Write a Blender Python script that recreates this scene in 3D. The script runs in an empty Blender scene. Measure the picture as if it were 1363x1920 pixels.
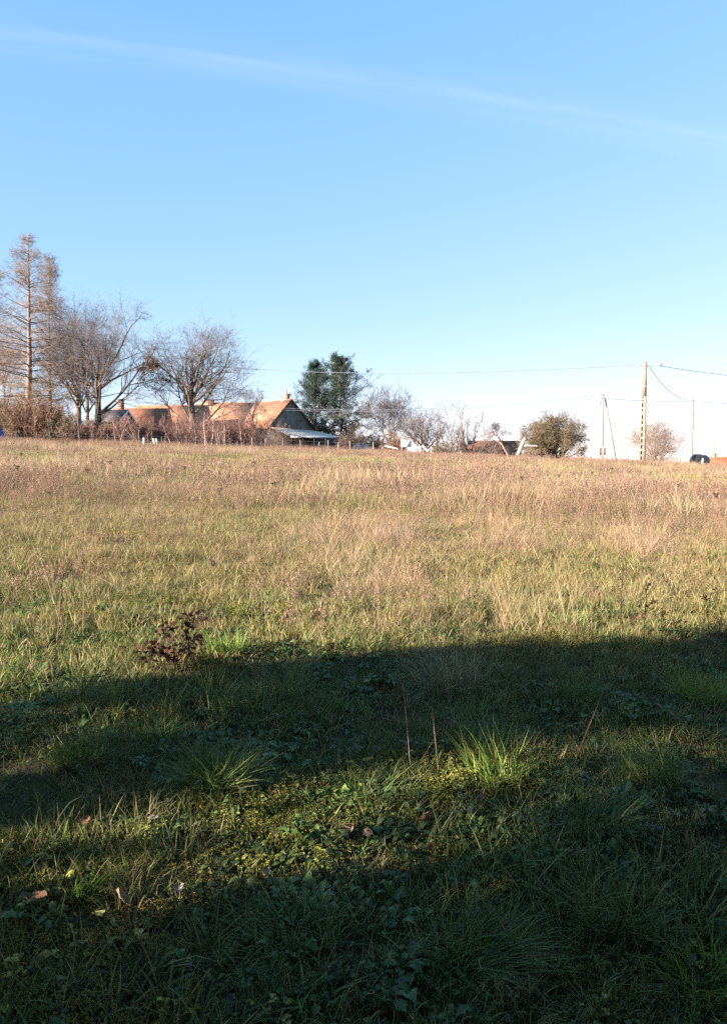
import bpy, math, random
import numpy as np

# ------------------------------------------------------------------ camera, world, sun, exposure
SC = bpy.context.scene
COL = SC.collection
F_PX, CX, CY, HORIZON = 1450.0, 681.5, 960.0, 868.0      # photograph's pinhole
PITCH = math.atan((CY - HORIZON) / F_PX)
EYE = 1.62
cam_data = bpy.data.cameras.new('camera')
cam_data.sensor_fit = 'VERTICAL'
cam_data.sensor_height = 36.0
cam_data.lens = 36.0 * F_PX / 1920.0
cam_data.clip_start = 0.05
cam_data.clip_end = 12000.0
cam = bpy.data.objects.new('camera', cam_data)
COL.objects.link(cam)
cam.location = (0, 0, EYE)
cam.rotation_euler = (math.pi / 2 - PITCH, 0, 0)
SC.camera = cam

SUN_ELEV = math.radians(17.0)
SUN_TRAVEL = math.radians(62.0)           # light travels right-and-away, this far from the view axis
LX, LY = math.sin(SUN_TRAVEL), math.cos(SUN_TRAVEL)
sun_data = bpy.data.lights.new('sun', 'SUN')
sun_data.energy = 5.0
sun_data.angle = math.radians(0.53)
sun_data.color = (1.0, 0.85, 0.74)
sun = bpy.data.objects.new('sun', sun_data)
COL.objects.link(sun)
# a sun lamp shines along its -Z
sun.rotation_euler = (math.pi / 2 - SUN_ELEV, 0, -SUN_TRAVEL)

EXPOSURE = 2.3
SC.view_settings.view_transform = 'Standard'
SC.view_settings.look = 'None'
SC.view_settings.gamma = 1.0
SC.view_settings.use_curve_mapping = False
SC.view_settings.exposure = EXPOSURE
SC.cycles.use_denoising = False
SC.cycles.max_bounces = 4
SC.cycles.diffuse_bounces = 2
SC.cycles.glossy_bounces = 2
SC.cycles.transmission_bounces = 2
SC.cycles.transparent_max_bounces = 4


def ray(px, py):
    a, b = (px - CX) / F_PX, (CY - py) / F_PX
    return np.array([a, math.cos(PITCH) + b * math.sin(PITCH), -math.sin(PITCH) + b * math.cos(PITCH)])


world = bpy.data.worlds.new('World')
SC.world = world
world.use_nodes = True
nt = world.node_tree
nt.nodes.clear()


def N(tree, kind, **kw):
    n = tree.nodes.new(kind)
    for k, v in kw.items():
        setattr(n, k, v)
    return n


def math_node(tree, op, a, b=None, clamp=False):
    n = tree.nodes.new('ShaderNodeMath')
    n.operation = op
    n.use_clamp = clamp
    for i, v in enumerate((a, b)):
        if v is None:
            continue
        if isinstance(v, (int, float)):
            n.inputs[i].default_value = v
        else:
            tree.links.new(v, n.inputs[i])
    return n.outputs[0]


sky = N(nt, 'ShaderNodeTexSky', sky_type='NISHITA')
sky.sun_disc = False
sky.sun_elevation = SUN_ELEV
sky.sun_rotation = SUN_TRAVEL + math.pi
sky.altitude = 150
sky.air_density = 0.6
sky.dust_density = 0.1
sky.ozone_density = 0.6
# two thin veils of cirrus drawn out by the wind, fixed in the sky's own directions
tc = N(nt, 'ShaderNodeTexCoord')
sep = N(nt, 'ShaderNodeSeparateXYZ')
nt.links.new(tc.outputs['Generated'], sep.inputs[0])
ysafe = math_node(nt, 'MAXIMUM', sep.outputs[1], 0.05)
s_ = math_node(nt, 'DIVIDE', sep.outputs[0], ysafe)
e_ = math_node(nt, 'DIVIDE', sep.outputs[2], ysafe)


def streak(pts, width, amp, seed):
    S, E = [], []
    for p in pts:
        r = ray(*p)
        S.append(r[0] / r[1]); E.append(r[2] / r[1])
    c2, c1, c0 = np.polyfit(S, E, 2)
    f = math_node(nt, 'ADD', math_node(nt, 'MULTIPLY', math_node(nt, 'MULTIPLY', s_, s_), float(c2)),
                  math_node(nt, 'ADD', math_node(nt, 'MULTIPLY', s_, float(c1)), float(c0)))
    dlt = math_node(nt, 'DIVIDE', math_node(nt, 'SUBTRACT', e_, f), width)
    g = math_node(nt, 'EXPONENT', math_node(nt, 'MULTIPLY', math_node(nt, 'MULTIPLY', dlt, dlt), -1.0))
    comb = N(nt, 'ShaderNodeCombineXYZ')
    nt.links.new(math_node(nt, 'MULTIPLY', s_, 2.2), comb.inputs[0])
    nt.links.new(math_node(nt, 'MULTIPLY', math_node(nt, 'SUBTRACT', e_, f), 26.0), comb.inputs[1])
    comb.inputs[2].default_value = seed
    no = N(nt, 'ShaderNodeTexNoise')
    no.inputs['Scale'].default_value = 2.0
    no.inputs['Detail'].default_value = 4.0
    nt.links.new(comb.outputs[0], no.inputs['Vector'])
    m = math_node(nt, 'MULTIPLY', g, math_node(nt, 'MULTIPLY', math_node(nt, 'SUBTRACT', no.outputs['Fac'], 0.28), 2.2, clamp=True))
    ahead = math_node(nt, 'GREATER_THAN', sep.outputs[1], 0.06)
    return math_node(nt, 'MULTIPLY', math_node(nt, 'MULTIPLY', m, ahead), amp)


k1 = streak([(0, 62), (350, 100), (700, 146), (900, 182), (1363, 255)], 0.0065, 0.085, 1.0)
k2 = streak([(0, 92), (400, 132), (800, 192), (1180, 250)], 0.009, 0.05, 7.0)
k3 = streak([(0, 50), (350, 96), (700, 150), (900, 188), (1363, 268)], 0.026, 0.07, 4.0)
cirrus = math_node(nt, 'ADD', math_node(nt, 'ADD', k1, k2), k3, clamp=True)
mixc = N(nt, 'ShaderNodeMix', data_type='RGBA')
nt.links.new(cirrus, mixc.inputs['Factor'])
# the camera's soft response to the bright sky: one curve per channel, the same in every direction
sc_ = N(nt, 'ShaderNodeSeparateColor')
nt.links.new(sky.outputs[0], sc_.inputs[0])
cc_ = N(nt, 'ShaderNodeCombineColor')
for i, (gam, k) in enumerate(((0.72, 1.95), (0.42, 1.48), (0.22, 1.47))):
    nt.links.new(math_node(nt, 'MULTIPLY', math_node(nt, 'POWER', math_node(nt, 'MULTIPLY', sc_.outputs[i], 0.1), gam), k * 10.0 / 2 ** EXPOSURE), cc_.inputs[i])
nt.links.new(cc_.outputs[0], mixc.inputs['A'])
mixc.inputs['B'].default_value = (2.6, 2.7, 2.85, 1)
bg = N(nt, 'ShaderNodeBackground')
bg.inputs['Strength'].default_value = 0.10
nt.links.new(mixc.outputs['Result'], bg.inputs['Color'])
wout = N(nt, 'ShaderNodeOutputWorld')
nt.links.new(bg.outputs[0], wout.inputs[0])

# ------------------------------------------------------------------ noise, ground height, pixel helpers


def hash2(xi, yi, seed):
    h = (xi.astype(np.int64) * 374761393 + yi.astype(np.int64) * 668265263 + seed * 982451653) & 0xffffffff
    h = ((h ^ (h >> 13)) * 1274126177) & 0xffffffff
    h = (h ^ (h >> 16)) & 0xffffffff
    return h / 4294967295.0


def vnoise(x, y, scale, seed=0):
    x = np.asarray(x, float) / scale; y = np.asarray(y, float) / scale
    xi, yi = np.floor(x), np.floor(y)
    fx, fy = x - xi, y - yi
    fx = fx * fx * (3 - 2 * fx); fy = fy * fy * (3 - 2 * fy)
    a, b = hash2(xi, yi, seed), hash2(xi + 1, yi, seed)
    c, d = hash2(xi, yi + 1, seed), hash2(xi + 1, yi + 1, seed)
    return (a * (1 - fx) + b * fx) * (1 - fy) + (c * (1 - fx) + d * fx) * fy


def fbm(x, y, scale, seed=0, octaves=3):
    v, amp, tot = 0.0, 1.0, 0.0
    for i in range(octaves):
        v = v + amp * vnoise(x, y, scale / (2 ** i), seed + 17 * i)
        tot += amp; amp *= 0.5
    return v / tot


def sstep(a, b, x):
    t = np.clip((np.asarray(x, float) - a) / (b - a), 0, 1)
    return t * t * (3 - 2 * t)


def gz(x, y, micro=True):
    """height of the field: a gentle slope up to a crest, lower land behind it"""
    x = np.asarray(x, float); y = np.asarray(y, float)
    u = np.clip(x / np.maximum(y, 20.0), -0.55, 0.55)
    crest = np.interp(u, [-0.5, -0.1, 0.1, 0.5], [114.0, 112.0, 92.0, 80.0])
    yc = np.clip(y, -25, None)
    t = np.where((yc - crest) / 6 > 30, yc - crest, 6 * np.log1p(np.exp(np.clip((yc - crest) / 6, -40, 40))))
    base = 0.029 * (yc - t) - 0.031 * np.clip(x, -55, 55)
    k = np.interp(u, [-0.5, -0.1, 0.15, 0.5], [0.018, 0.022, 0.06, 0.07])
    z = base - k * t
    z = np.where(z < -6, -6 - 2 * (1 - np.exp((z + 6) / 2)), z)
    if micro:
        r = np.hypot(x, y)
        near = 1 - sstep(8, 25, r)
        z = z + near * (0.09 * (fbm(x, y, 1.1, 3, 2) - 0.5))
        z = z + sstep(6, 20, r) * (1 - sstep(200, 400, r)) * 0.22 * (fbm(x, y, 7.0, 9) - 0.5)
    return z


def gz1(x, y):
    return float(gz(np.array([x]), np.array([y]))[0])


def W(px, py, d):
    """world point seen at a photograph pixel, d metres ahead"""
    r = ray(px, py)
    r = r * (d / r[1])
    return np.array([r[0], r[1], r[2] + EYE])


def GX(px, d):
    """point on the ground d metres ahead under photograph column px"""
    x = float((px - CX) / F_PX * d)
    return np.array([x, d, gz1(x, d)])


def G(px, py):
    """where a pixel's ray meets the ground"""
    r = ray(px, py)
    d = np.concatenate([np.linspace(1.2, 15, 3000), np.linspace(15, 130, 4000)])
    k = d / r[1]
    zz = EYE + r[2] * k
    g = gz(r[0] * k, d)
    i = int(np.argmax(zz < g))
    return np.array([r[0] * k[i], d[i], g[i]])


# ------------------------------------------------------------------ materials
MATS = {}


def principled(name, rough=0.8, spec=0.2):
    m = bpy.data.materials.new(name)
    m.use_nodes = True
    t = m.node_tree
    b = t.nodes['Principled BSDF']
    b.inputs['Roughness'].default_value = rough
    b.inputs['Specular IOR Level'].default_value = spec
    return m, t, b


def noisy(name, c1, c2, scale=4.0, rough=0.85, bump=0.0, spec=0.2, stretch=(1, 1, 1), detail=5.0, metallic=0.0):
    """two tones mixed by noise in object space, with fine relief"""
    if name in MATS:
        return MATS[name]
    m, t, b = principled(name, rough, spec)
    b.inputs['Metallic'].default_value = metallic
    tcn = N(t, 'ShaderNodeTexCoord')
    mp = N(t, 'ShaderNodeMapping')
    mp.inputs['Scale'].default_value = stretch
    t.links.new(tcn.outputs['Object'], mp.inputs[0])
    no = N(t, 'ShaderNodeTexNoise')
    no.inputs['Scale'].default_value = scale
    no.inputs['Detail'].default_value = detail
    t.links.new(mp.outputs[0], no.inputs['Vector'])
    cr = N(t, 'ShaderNodeValToRGB')
    cr.color_ramp.elements[0].position = 0.32
    cr.color_ramp.elements[1].position = 0.68
    cr.color_ramp.elements[0].color = (*c1, 1)
    cr.color_ramp.elements[1].color = (*c2, 1)
    t.links.new(no.outputs['Fac'], cr.inputs[0])
    t.links.new(cr.outputs[0], b.inputs['Base Color'])
    if bump:
        bp = N(t, 'ShaderNodeBump')
        bp.inputs['Strength'].default_value = bump
        bp.inputs['Distance'].default_value = 0.05
        t.links.new(no.outputs['Fac'], bp.inputs['Height'])
        t.links.new(bp.outputs[0], b.inputs['Normal'])
    MATS[name] = m
    return m


def leafy(name, translucent=0.3, rough=0.55, spec=0.25, instancer=True, tint=(0.1, 0.12, 0.03), straw=(0.36, 0.26, 0.12)):
    """foliage: colour comes from the plant's own tint, each blade drier or fresher (blade attribute)"""
    m, t, b = principled(name, rough, spec)
    va = N(t, 'ShaderNodeAttribute', attribute_name='blade')
    sx = N(t, 'ShaderNodeSeparateColor')
    t.links.new(va.outputs['Color'], sx.inputs[0])
    mix = N(t, 'ShaderNodeMix', data_type='RGBA')
    t.links.new(sx.outputs[0], mix.inputs['Factor'])
    if instancer:
        at = N(t, 'ShaderNodeAttribute', attribute_name='tint')
        at.attribute_type = 'INSTANCER'
        t.links.new(at.outputs['Color'], mix.inputs['A'])
    else:
        mix.inputs['A'].default_value = (*tint, 1)
    mix.inputs['B'].default_value = (*straw, 1)
    mul = N(t, 'ShaderNodeMix', data_type='RGBA', blend_type='MULTIPLY')
    mul.inputs['Factor'].default_value = 1.0
    t.links.new(mix.outputs['Result'], mul.inputs['A'])
    br = math_node(t, 'ADD', math_node(t, 'MULTIPLY', sx.outputs[1], 0.9), 0.55)
    cb = N(t, 'ShaderNodeCombineColor')
    for i in range(3):
        t.links.new(br, cb.inputs[i])
    t.links.new(cb.outputs[0], mul.inputs['B'])
    t.links.new(mul.outputs['Result'], b.inputs['Base Color'])
    tr = N(t, 'ShaderNodeBsdfTranslucent')
    t.links.new(mul.outputs['Result'], tr.inputs['Color'])
    ms = N(t, 'ShaderNodeMixShader')
    ms.inputs[0].default_value = translucent
    t.links.new(b.outputs[0], ms.inputs[1])
    t.links.new(tr.outputs[0], ms.inputs[2])
    t.links.new(ms.outputs[0], t.nodes['Material Output'].inputs[0])
    MATS[name] = m
    return m


# ------------------------------------------------------------------ mesh building


class MB:
    """collects numpy shapes into one mesh"""

    def __init__(self):
        self.v, self.q, self.t, self.c, self.n = [], [], [], [], 0

    def add(self, V, quads=None, tris=None, col=None):
        V = np.asarray(V, float).reshape(-1, 3)
        if quads is not None and len(quads):
            self.q.append(np.asarray(quads, np.int64).reshape(-1, 4) + self.n)
        if tris is not None and len(tris):
            self.t.append(np.asarray(tris, np.int64).reshape(-1, 3) + self.n)
        self.v.append(V)
        if col is None:
            col = np.tile([0.0, 0.5, 0.0], (len(V), 1))
        self.c.append(np.asarray(col, float))
        self.n += len(V)
        return self

    def mesh(self, name, mat, smooth=False):
        me = bpy.data.meshes.new(name)
        V = np.concatenate(self.v).astype(np.float32)
        loops, starts, totals, pos = [], [], [], 0
        for arr, k in ((self.q, 4), (self.t, 3)):
            if arr:
                a = np.concatenate(arr)
                loops.append(a.ravel())
                starts.append(pos + k * np.arange(len(a)))
                pos += a.size
        loops = np.concatenate(loops).astype(np.int32)
        starts = np.concatenate(starts).astype(np.int32)
        me.vertices.add(len(V)); me.vertices.foreach_set('co', V.ravel())
        me.loops.add(len(loops)); me.loops.foreach_set('vertex_index', loops)
        me.polygons.add(len(starts)); me.polygons.foreach_set('loop_start', starts)
        if smooth:
            me.polygons.foreach_set('use_smooth', np.ones(len(starts), bool))
        at = me.color_attributes.new('blade', 'FLOAT_COLOR', 'POINT')
        c = np.concatenate(self.c)
        at.data.foreach_set('color', np.hstack([c, np.ones((len(c), 1))]).astype(np.float32).ravel())
        me.update(calc_edges=True)
        me.validate()
        if mat:
            me.materials.append(mat)
        return me

    # -- shapes
    def box(self, lo, hi, rot=None, at=None):
        x0, y0, z0 = lo; x1, y1, z1 = hi
        V = np.array([[x0, y0, z0], [x1, y0, z0], [x1, y1, z0], [x0, y1, z0], [x0, y0, z1], [x1, y0, z1], [x1, y1, z1], [x0, y1, z1]], float)
        return self.add(V, [[0, 3, 2, 1], [4, 5, 6, 7], [0, 1, 5, 4], [1, 2, 6, 5], [2, 3, 7, 6], [3, 0, 4, 7]])

    def hexa(self, V8):
        return self.add(V8, [[0, 3, 2, 1], [4, 5, 6, 7], [0, 1, 5, 4], [1, 2, 6, 5], [2, 3, 7, 6], [3, 0, 4, 7]])

    def tubes(self, P, R, sides=5, caps=False, col=None):
        """P [n,k,3] centre lines, R [n,k] radii"""
        P = np.asarray(P, float); R = np.asarray(R, float)
        n, k, _ = P.shape
        T = np.gradient(P, axis=1)
        T /= np.linalg.norm(T, axis=2, keepdims=True) + 1e-9
        ref = np.where(np.abs(T[:, :1, 2:3]) > 0.8, np.array([[[1.0, 0.13, 0]]]), np.array([[[0.1, 0.05, 1.0]]]))
        A = np.cross(T, np.broadcast_to(ref, T.shape)); A /= np.linalg.norm(A, axis=2, keepdims=True) + 1e-9
        B = np.cross(T, A)
        ang = np.arange(sides) / sides * 2 * math.pi
        V = (P[:, :, None, :] + R[:, :, None, None] * (np.cos(ang)[None, None, :, None] * A[:, :, None, :] + np.sin(ang)[None, None, :, None] * B[:, :, None, :]))
        idx = np.arange(n * k * sides).reshape(n, k, sides)
        a = idx[:, :-1, :]; b = idx[:, 1:, :]
        q = np.stack([a, np.roll(a, -1, 2), np.roll(b, -1, 2), b], -1).reshape(-1, 4)
        V = V.reshape(-1, 3)
        tris = []
        if caps:
            extra = np.concatenate([P[:, 0], P[:, -1]])
            o = len(V)
            for i in range(n):
                for j in range(sides):
                    tris.append([o + i, idx[i, 0, (j + 1) % sides], idx[i, 0, j]])
                    tris.append([o + n + i, idx[i, -1, j], idx[i, -1, (j + 1) % sides]])
            V = np.concatenate([V, extra])
        c = None
        if col is not None:
            c = np.repeat(col, k * sides, axis=0) if len(col) == n else np.tile(col, (len(V), 1))
            if caps:
                c = np.concatenate([c[:n * k * sides], np.tile(c[:1], (2 * n, 1))])[:len(V)]
        return self.add(V, q, tris if tris else None, c)

    def leaves(self, pos, length, width, rng, axis=None, col=None, droop=0.0, normal=None):
        """one rhombic, slightly folded leaf at each position"""
        n = len(pos)
        if axis is None:
            axis = rng.normal(size=(n, 3))
        axis = axis / (np.linalg.norm(axis, axis=1, keepdims=True) + 1e-9)
        if normal is None:
            normal = rng.normal(size=(n, 3))
        side = np.cross(axis, normal); side /= np.linalg.norm(side, axis=1, keepdims=True) + 1e-9
        nor = np.cross(side, axis)
        L = np.broadcast_to(np.asarray(length, float), (n,))[:, None]
        Wd = np.broadcast_to(np.asarray(width, float), (n,))[:, None]
        a = pos
        b = pos + axis * L * 0.45 + side * Wd * 0.5 + nor * L * 0.1
        c = pos + axis * L - nor * L * droop
        d = pos + axis * L * 0.45 - side * Wd * 0.5 + nor * L * 0.1
        V = np.stack([a, b, c, d], 1).reshape(-1, 3)
        q = np.arange(4 * n).reshape(n, 4)
        if col is not None:
            col = np.repeat(col, 4, axis=0)
        return self.add(V, q, None, col)


def place(name, mesh, parent=None, loc=(0, 0, 0), rotz=0.0, scale=1.0):
    o = bpy.data.objects.new(name, mesh)
    COL.objects.link(o)
    o.location = loc
    o.rotation_euler = (0, 0, rotz)
    o.scale = (scale,) * 3
    if parent is not None:
        o.parent = parent
    return o


def tag(o, label=None, category=None, group=None, kind=None):
    for k, v in (('label', label), ('category', category), ('group', group), ('kind', kind)):
        if v:
            o[k] = v
    return o


def empty(name, loc, label, category, group=None, rotz=0.0):
    o = bpy.data.objects.new(name, None)
    COL.objects.link(o)
    o.location = loc
    o.rotation_euler = (0, 0, rotz)
    return tag(o, label, category, group)


def copy_tree(o, parent=None):
    c = o.copy()
    COL.objects.link(c)
    c.parent = parent
    for ch in list(o.children):
        copy_tree(ch, c)
    return c


# ------------------------------------------------------------------ the ground
def graded(fine, step, growth, far):
    v = list(np.arange(0, fine, step))
    s = step
    while v[-1] < far:
        s *= growth
        v.append(v[-1] + s)
    return v


def build_ground():
    xp = np.array(graded(3.5, 0.09, 1.07, 4200))
    xs = np.concatenate([-xp[:0:-1], xp])
    yp = np.array(graded(8.0, 0.08, 1.05, 4500))
    yn = np.array(graded(1.0, 0.25, 1.25, 300))
    ys = np.concatenate([-yn[:0:-1], yp])
    X, Y = np.meshgrid(xs, ys)
    Z = gz(X, Y)
    V = np.stack([X, Y, Z], -1).reshape(-1, 3)
    ny, nx = X.shape
    i = np.arange(ny * nx).reshape(ny, nx)
    q = np.stack([i[:-1, :-1], i[:-1, 1:], i[1:, 1:], i[1:, :-1]], -1).reshape(-1, 4)
    m, t, b = principled('soil_and_thatch', 0.95, 0.1)
    tcn = N(t, 'ShaderNodeTexCoord')

    def noise(scale, detail=6.0):
        n = N(t, 'ShaderNodeTexNoise')
        n.inputs['Scale'].default_value = scale
        n.inputs['Detail'].default_value = detail
        t.links.new(tcn.outputs['Object'], n.inputs['Vector'])
        return n.outputs['Fac']

    def ramp(fac, stops):
        cr = N(t, 'ShaderNodeValToRGB')
        els = cr.color_ramp.elements
        while len(els) < len(stops):
            els.new(0.5)
        for e, (p, c) in zip(els, stops):
            e.position = p; e.color = (*c, 1)
        t.links.new(fac, cr.inputs[0])
        return cr.outputs[0]
    n1 = noise(9.0)
    n2 = noise(60.0)
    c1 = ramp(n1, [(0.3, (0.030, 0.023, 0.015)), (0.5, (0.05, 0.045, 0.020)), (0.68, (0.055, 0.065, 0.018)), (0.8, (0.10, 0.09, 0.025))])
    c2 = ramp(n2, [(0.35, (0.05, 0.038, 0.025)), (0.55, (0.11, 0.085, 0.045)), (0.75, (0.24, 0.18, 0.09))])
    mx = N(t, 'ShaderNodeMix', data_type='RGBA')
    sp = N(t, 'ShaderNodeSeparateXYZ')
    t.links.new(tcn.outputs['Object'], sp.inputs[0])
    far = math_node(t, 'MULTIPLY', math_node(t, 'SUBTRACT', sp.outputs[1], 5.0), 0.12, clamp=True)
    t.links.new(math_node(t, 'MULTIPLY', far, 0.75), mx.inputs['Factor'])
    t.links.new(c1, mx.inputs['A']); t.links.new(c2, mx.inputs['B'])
    t.links.new(mx.outputs['Result'], b.inputs['Base Color'])
    bp = N(t, 'ShaderNodeBump')
    bp.inputs['Strength'].default_value = 0.8
    bp.inputs['Distance'].default_value = 0.03
    t.links.new(noise(45.0), bp.inputs['Height'])
    t.links.new(bp.outputs[0], b.inputs['Normal'])
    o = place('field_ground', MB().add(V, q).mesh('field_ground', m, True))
    tag(o, 'sloping field soil under the grass', kind='structure')


build_ground()

# ------------------------------------------------------------------ trees: branching grown level by level
def unit(v):
    return v / (np.linalg.norm(v, axis=-1, keepdims=True) + 1e-9)


def curve(start, direc, length, segs, wiggle, up, rng):
    """n branches as polylines [n, segs+1, 3], bending at random and towards `up` (negative droops)"""
    n = len(start)
    P = np.zeros((n, segs + 1, 3))
    P[:, 0] = start
    d = unit(direc)
    step = (np.broadcast_to(length, (n,)) / segs)[:, None]
    for i in range(segs):
        d = unit(d + rng.normal(size=(n, 3)) * wiggle + np.array([0, 0, up]))
        P[:, i + 1] = P[:, i] + d * step
    return P


def sprout(P, R, per, t0, t1, spread, rng, jitter=0.35, bias=None):
    """start points, directions and radii of `per` children on every branch"""
    n, k, _ = P.shape
    t = rng.uniform(t0, t1, (n, per)) * (k - 1)
    i = np.clip(t.astype(int), 0, k - 2)
    f = (t - i)[..., None]
    r = np.arange(n)[:, None]
    pos = P[r, i] * (1 - f) + P[r, i + 1] * f
    tan = unit(P[r, i + 1] - P[r, i])
    rad = R[r, i] * (1 - f[..., 0]) + R[r, i + 1] * f[..., 0]
    rnd = rng.normal(size=tan.shape)
    perp = unit(np.cross(tan, rnd))
    a = np.radians(spread) * (1 + jitter * rng.normal(size=t.shape))[..., None]
    d = tan * np.cos(a) + perp * np.sin(a)
    if bias is not None:
        d = d + np.asarray(bias)
    return pos.reshape(-1, 3), unit(d).reshape(-1, 3), rad.ravel(), (t / (k - 1)).ravel()


def to_envelope(pos, d, c, rad):
    """distance along d from pos to an ellipsoid round the crown"""
    p = (pos - c) / rad; q = d / rad
    A = (q * q).sum(1); B = (p * q).sum(1); C = (p * p).sum(1) - 1
    disc = np.maximum(B * B - A * C, 0)
    s = (-B + np.sqrt(disc)) / A
    return np.where(C > 0, 0.0, np.maximum(s, 0))


def taper(r0, k, end):
    return np.asarray(r0)[:, None] * np.linspace(1, end, k)[None, :]


def broad_tree(name, base, height, label, group=None, seed=0, crown=(6.0, 6.0, 5.0), crown_z=None, crown_dx=0.0,
               trunk_frac=0.45, trunk_r=0.35, lean=(0, 0), limbs=9, limb_t=(0.45, 1.0), limb_spread=48, per=(7, 7, 5),
               bark=None, twig=None, twig_r=0.010, up=(0.06, 0.04, 0.02), stems=1, explicit=None, extra=None, category='tree', wig=0.12):
    rng = np.random.default_rng(seed)
    root = empty(name, base, label, category, group)
    crown_z = height * 0.62 if crown_z is None else crown_z
    C = np.array([crown_dx, 0, crown_z]); RAD = np.array(crown)
    tm, cm = MB(), MB()
    # trunk(s)
    st = np.zeros((stems, 3)); st[:, 2] = -0.3
    if stems > 1:
        st[:, :2] = rng.normal(size=(stems, 2)) * 0.35
    d0 = np.tile([lean[0], lean[1], 1.0], (stems, 1)) + (rng.normal(size=(stems, 3)) * 0.16 if stems > 1 else 0)
    P = curve(st, d0, height * trunk_frac * (rng.uniform(0.85, 1.1, stems) if stems > 1 else np.ones(stems)), 9, 0.03, 0.02, rng)
    R = taper(np.full(stems, trunk_r) * (rng.uniform(0.7, 1.0, stems) if stems > 1 else 1), 10, 0.62)
    R[:, 0] *= 1.35; R[:, 1] *= 1.1
    tm.tubes(P, R, 9, caps=True)
    # limbs
    pos, d, r, t = sprout(P, R, limbs, limb_t[0], limb_t[1], limb_spread, rng, 0.3)
    if explicit:
        ep = np.array([e[0] for e in explicit]); ed = np.array([e[1] for e in explicit], float)
        ii = np.clip((ep * 9).astype(int), 0, 8)
        pos = np.concatenate([pos, P[0, ii]]); d = np.concatenate([d, unit(ed)]); r = np.concatenate([r, R[0, ii] * np.array([e[2] for e in explicit])])
    # leaders carry the trunk on into the crown
    lead = np.repeat(P[:, -1], 3, axis=0)
    ld = unit(np.repeat(P[:, -1] - P[:, -2], 3, axis=0) * 2.2 + rng.normal(size=(3 * stems, 3)) * 0.8)
    pos = np.concatenate([pos, lead]); d = np.concatenate([d, unit(ld)]); r = np.concatenate([r, np.repeat(R[:, -1], 3) * 1.1])
    ln = np.maximum(to_envelope(pos, d, C, RAD) * rng.uniform(0.8, 1.02, len(pos)), height * 0.06)
    r1 = np.minimum(r * rng.uniform(0.42, 0.62, len(r)), 0.022 * ln + 0.03)
    P1 = curve(pos, d, ln, 8, wig, up[0], rng); R1 = taper(r1, 9, 0.12)
    tm.tubes(P1, R1, 6)
    # branches
    pos, d, r, t = sprout(P1, R1, per[0], 0.22, 0.98, 42, rng)
    full = to_envelope(pos, d, C, RAD)
    ln = np.minimum(full * rng.uniform(0.55, 1.0, len(pos)), np.repeat(np.linalg.norm(P1[:, -1] - P1[:, 0], axis=1), per[0]) * 0.62) + height * 0.03
    P2 = curve(pos, d, ln, 6, wig * 1.25, up[1], rng); R2 = taper(np.minimum(r * 0.55, 0.010 * ln + 0.015), 7, 0.2)
    cm.tubes(P2, R2, 4)
    pos, d, r, t = sprout(P2, R2, per[1], 0.15, 1.0, 40, rng)
    ln = np.repeat(np.linalg.norm(P2[:, -1] - P2[:, 0], axis=1), per[1]) * rng.uniform(0.25, 0.55, len(pos)) + height * 0.012
    P3 = curve(pos, d, ln, 4, wig * 1.5, up[2], rng); R3 = taper(np.minimum(r * 0.6, 0.02), 5, 0.35)
    R3 = np.maximum(R3, twig_r * 0.8)
    cm.tubes(P3, R3, 3)
    pos, d, r, t = sprout(P3, R3, per[2], 0.2, 1.0, 38, rng)
    ln = np.repeat(np.linalg.norm(P3[:, -1] - P3[:, 0], axis=1), per[2]) * rng.uniform(0.3, 0.7, len(pos)) + height * 0.008
    P4 = curve(pos, d, ln, 2, 0.2, up[2], rng); R4 = taper(np.full(len(pos), twig_r), 3, 0.5)
    cm.tubes(P4, R4, 3)
    place('trunk', tm.mesh('trunk', bark or BARK, True), root)
    place('crown', cm.mesh('crown', twig or TWIG, True), root)
    if extra:
        extra(root, P2, P3, P4, rng)
    return root


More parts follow.
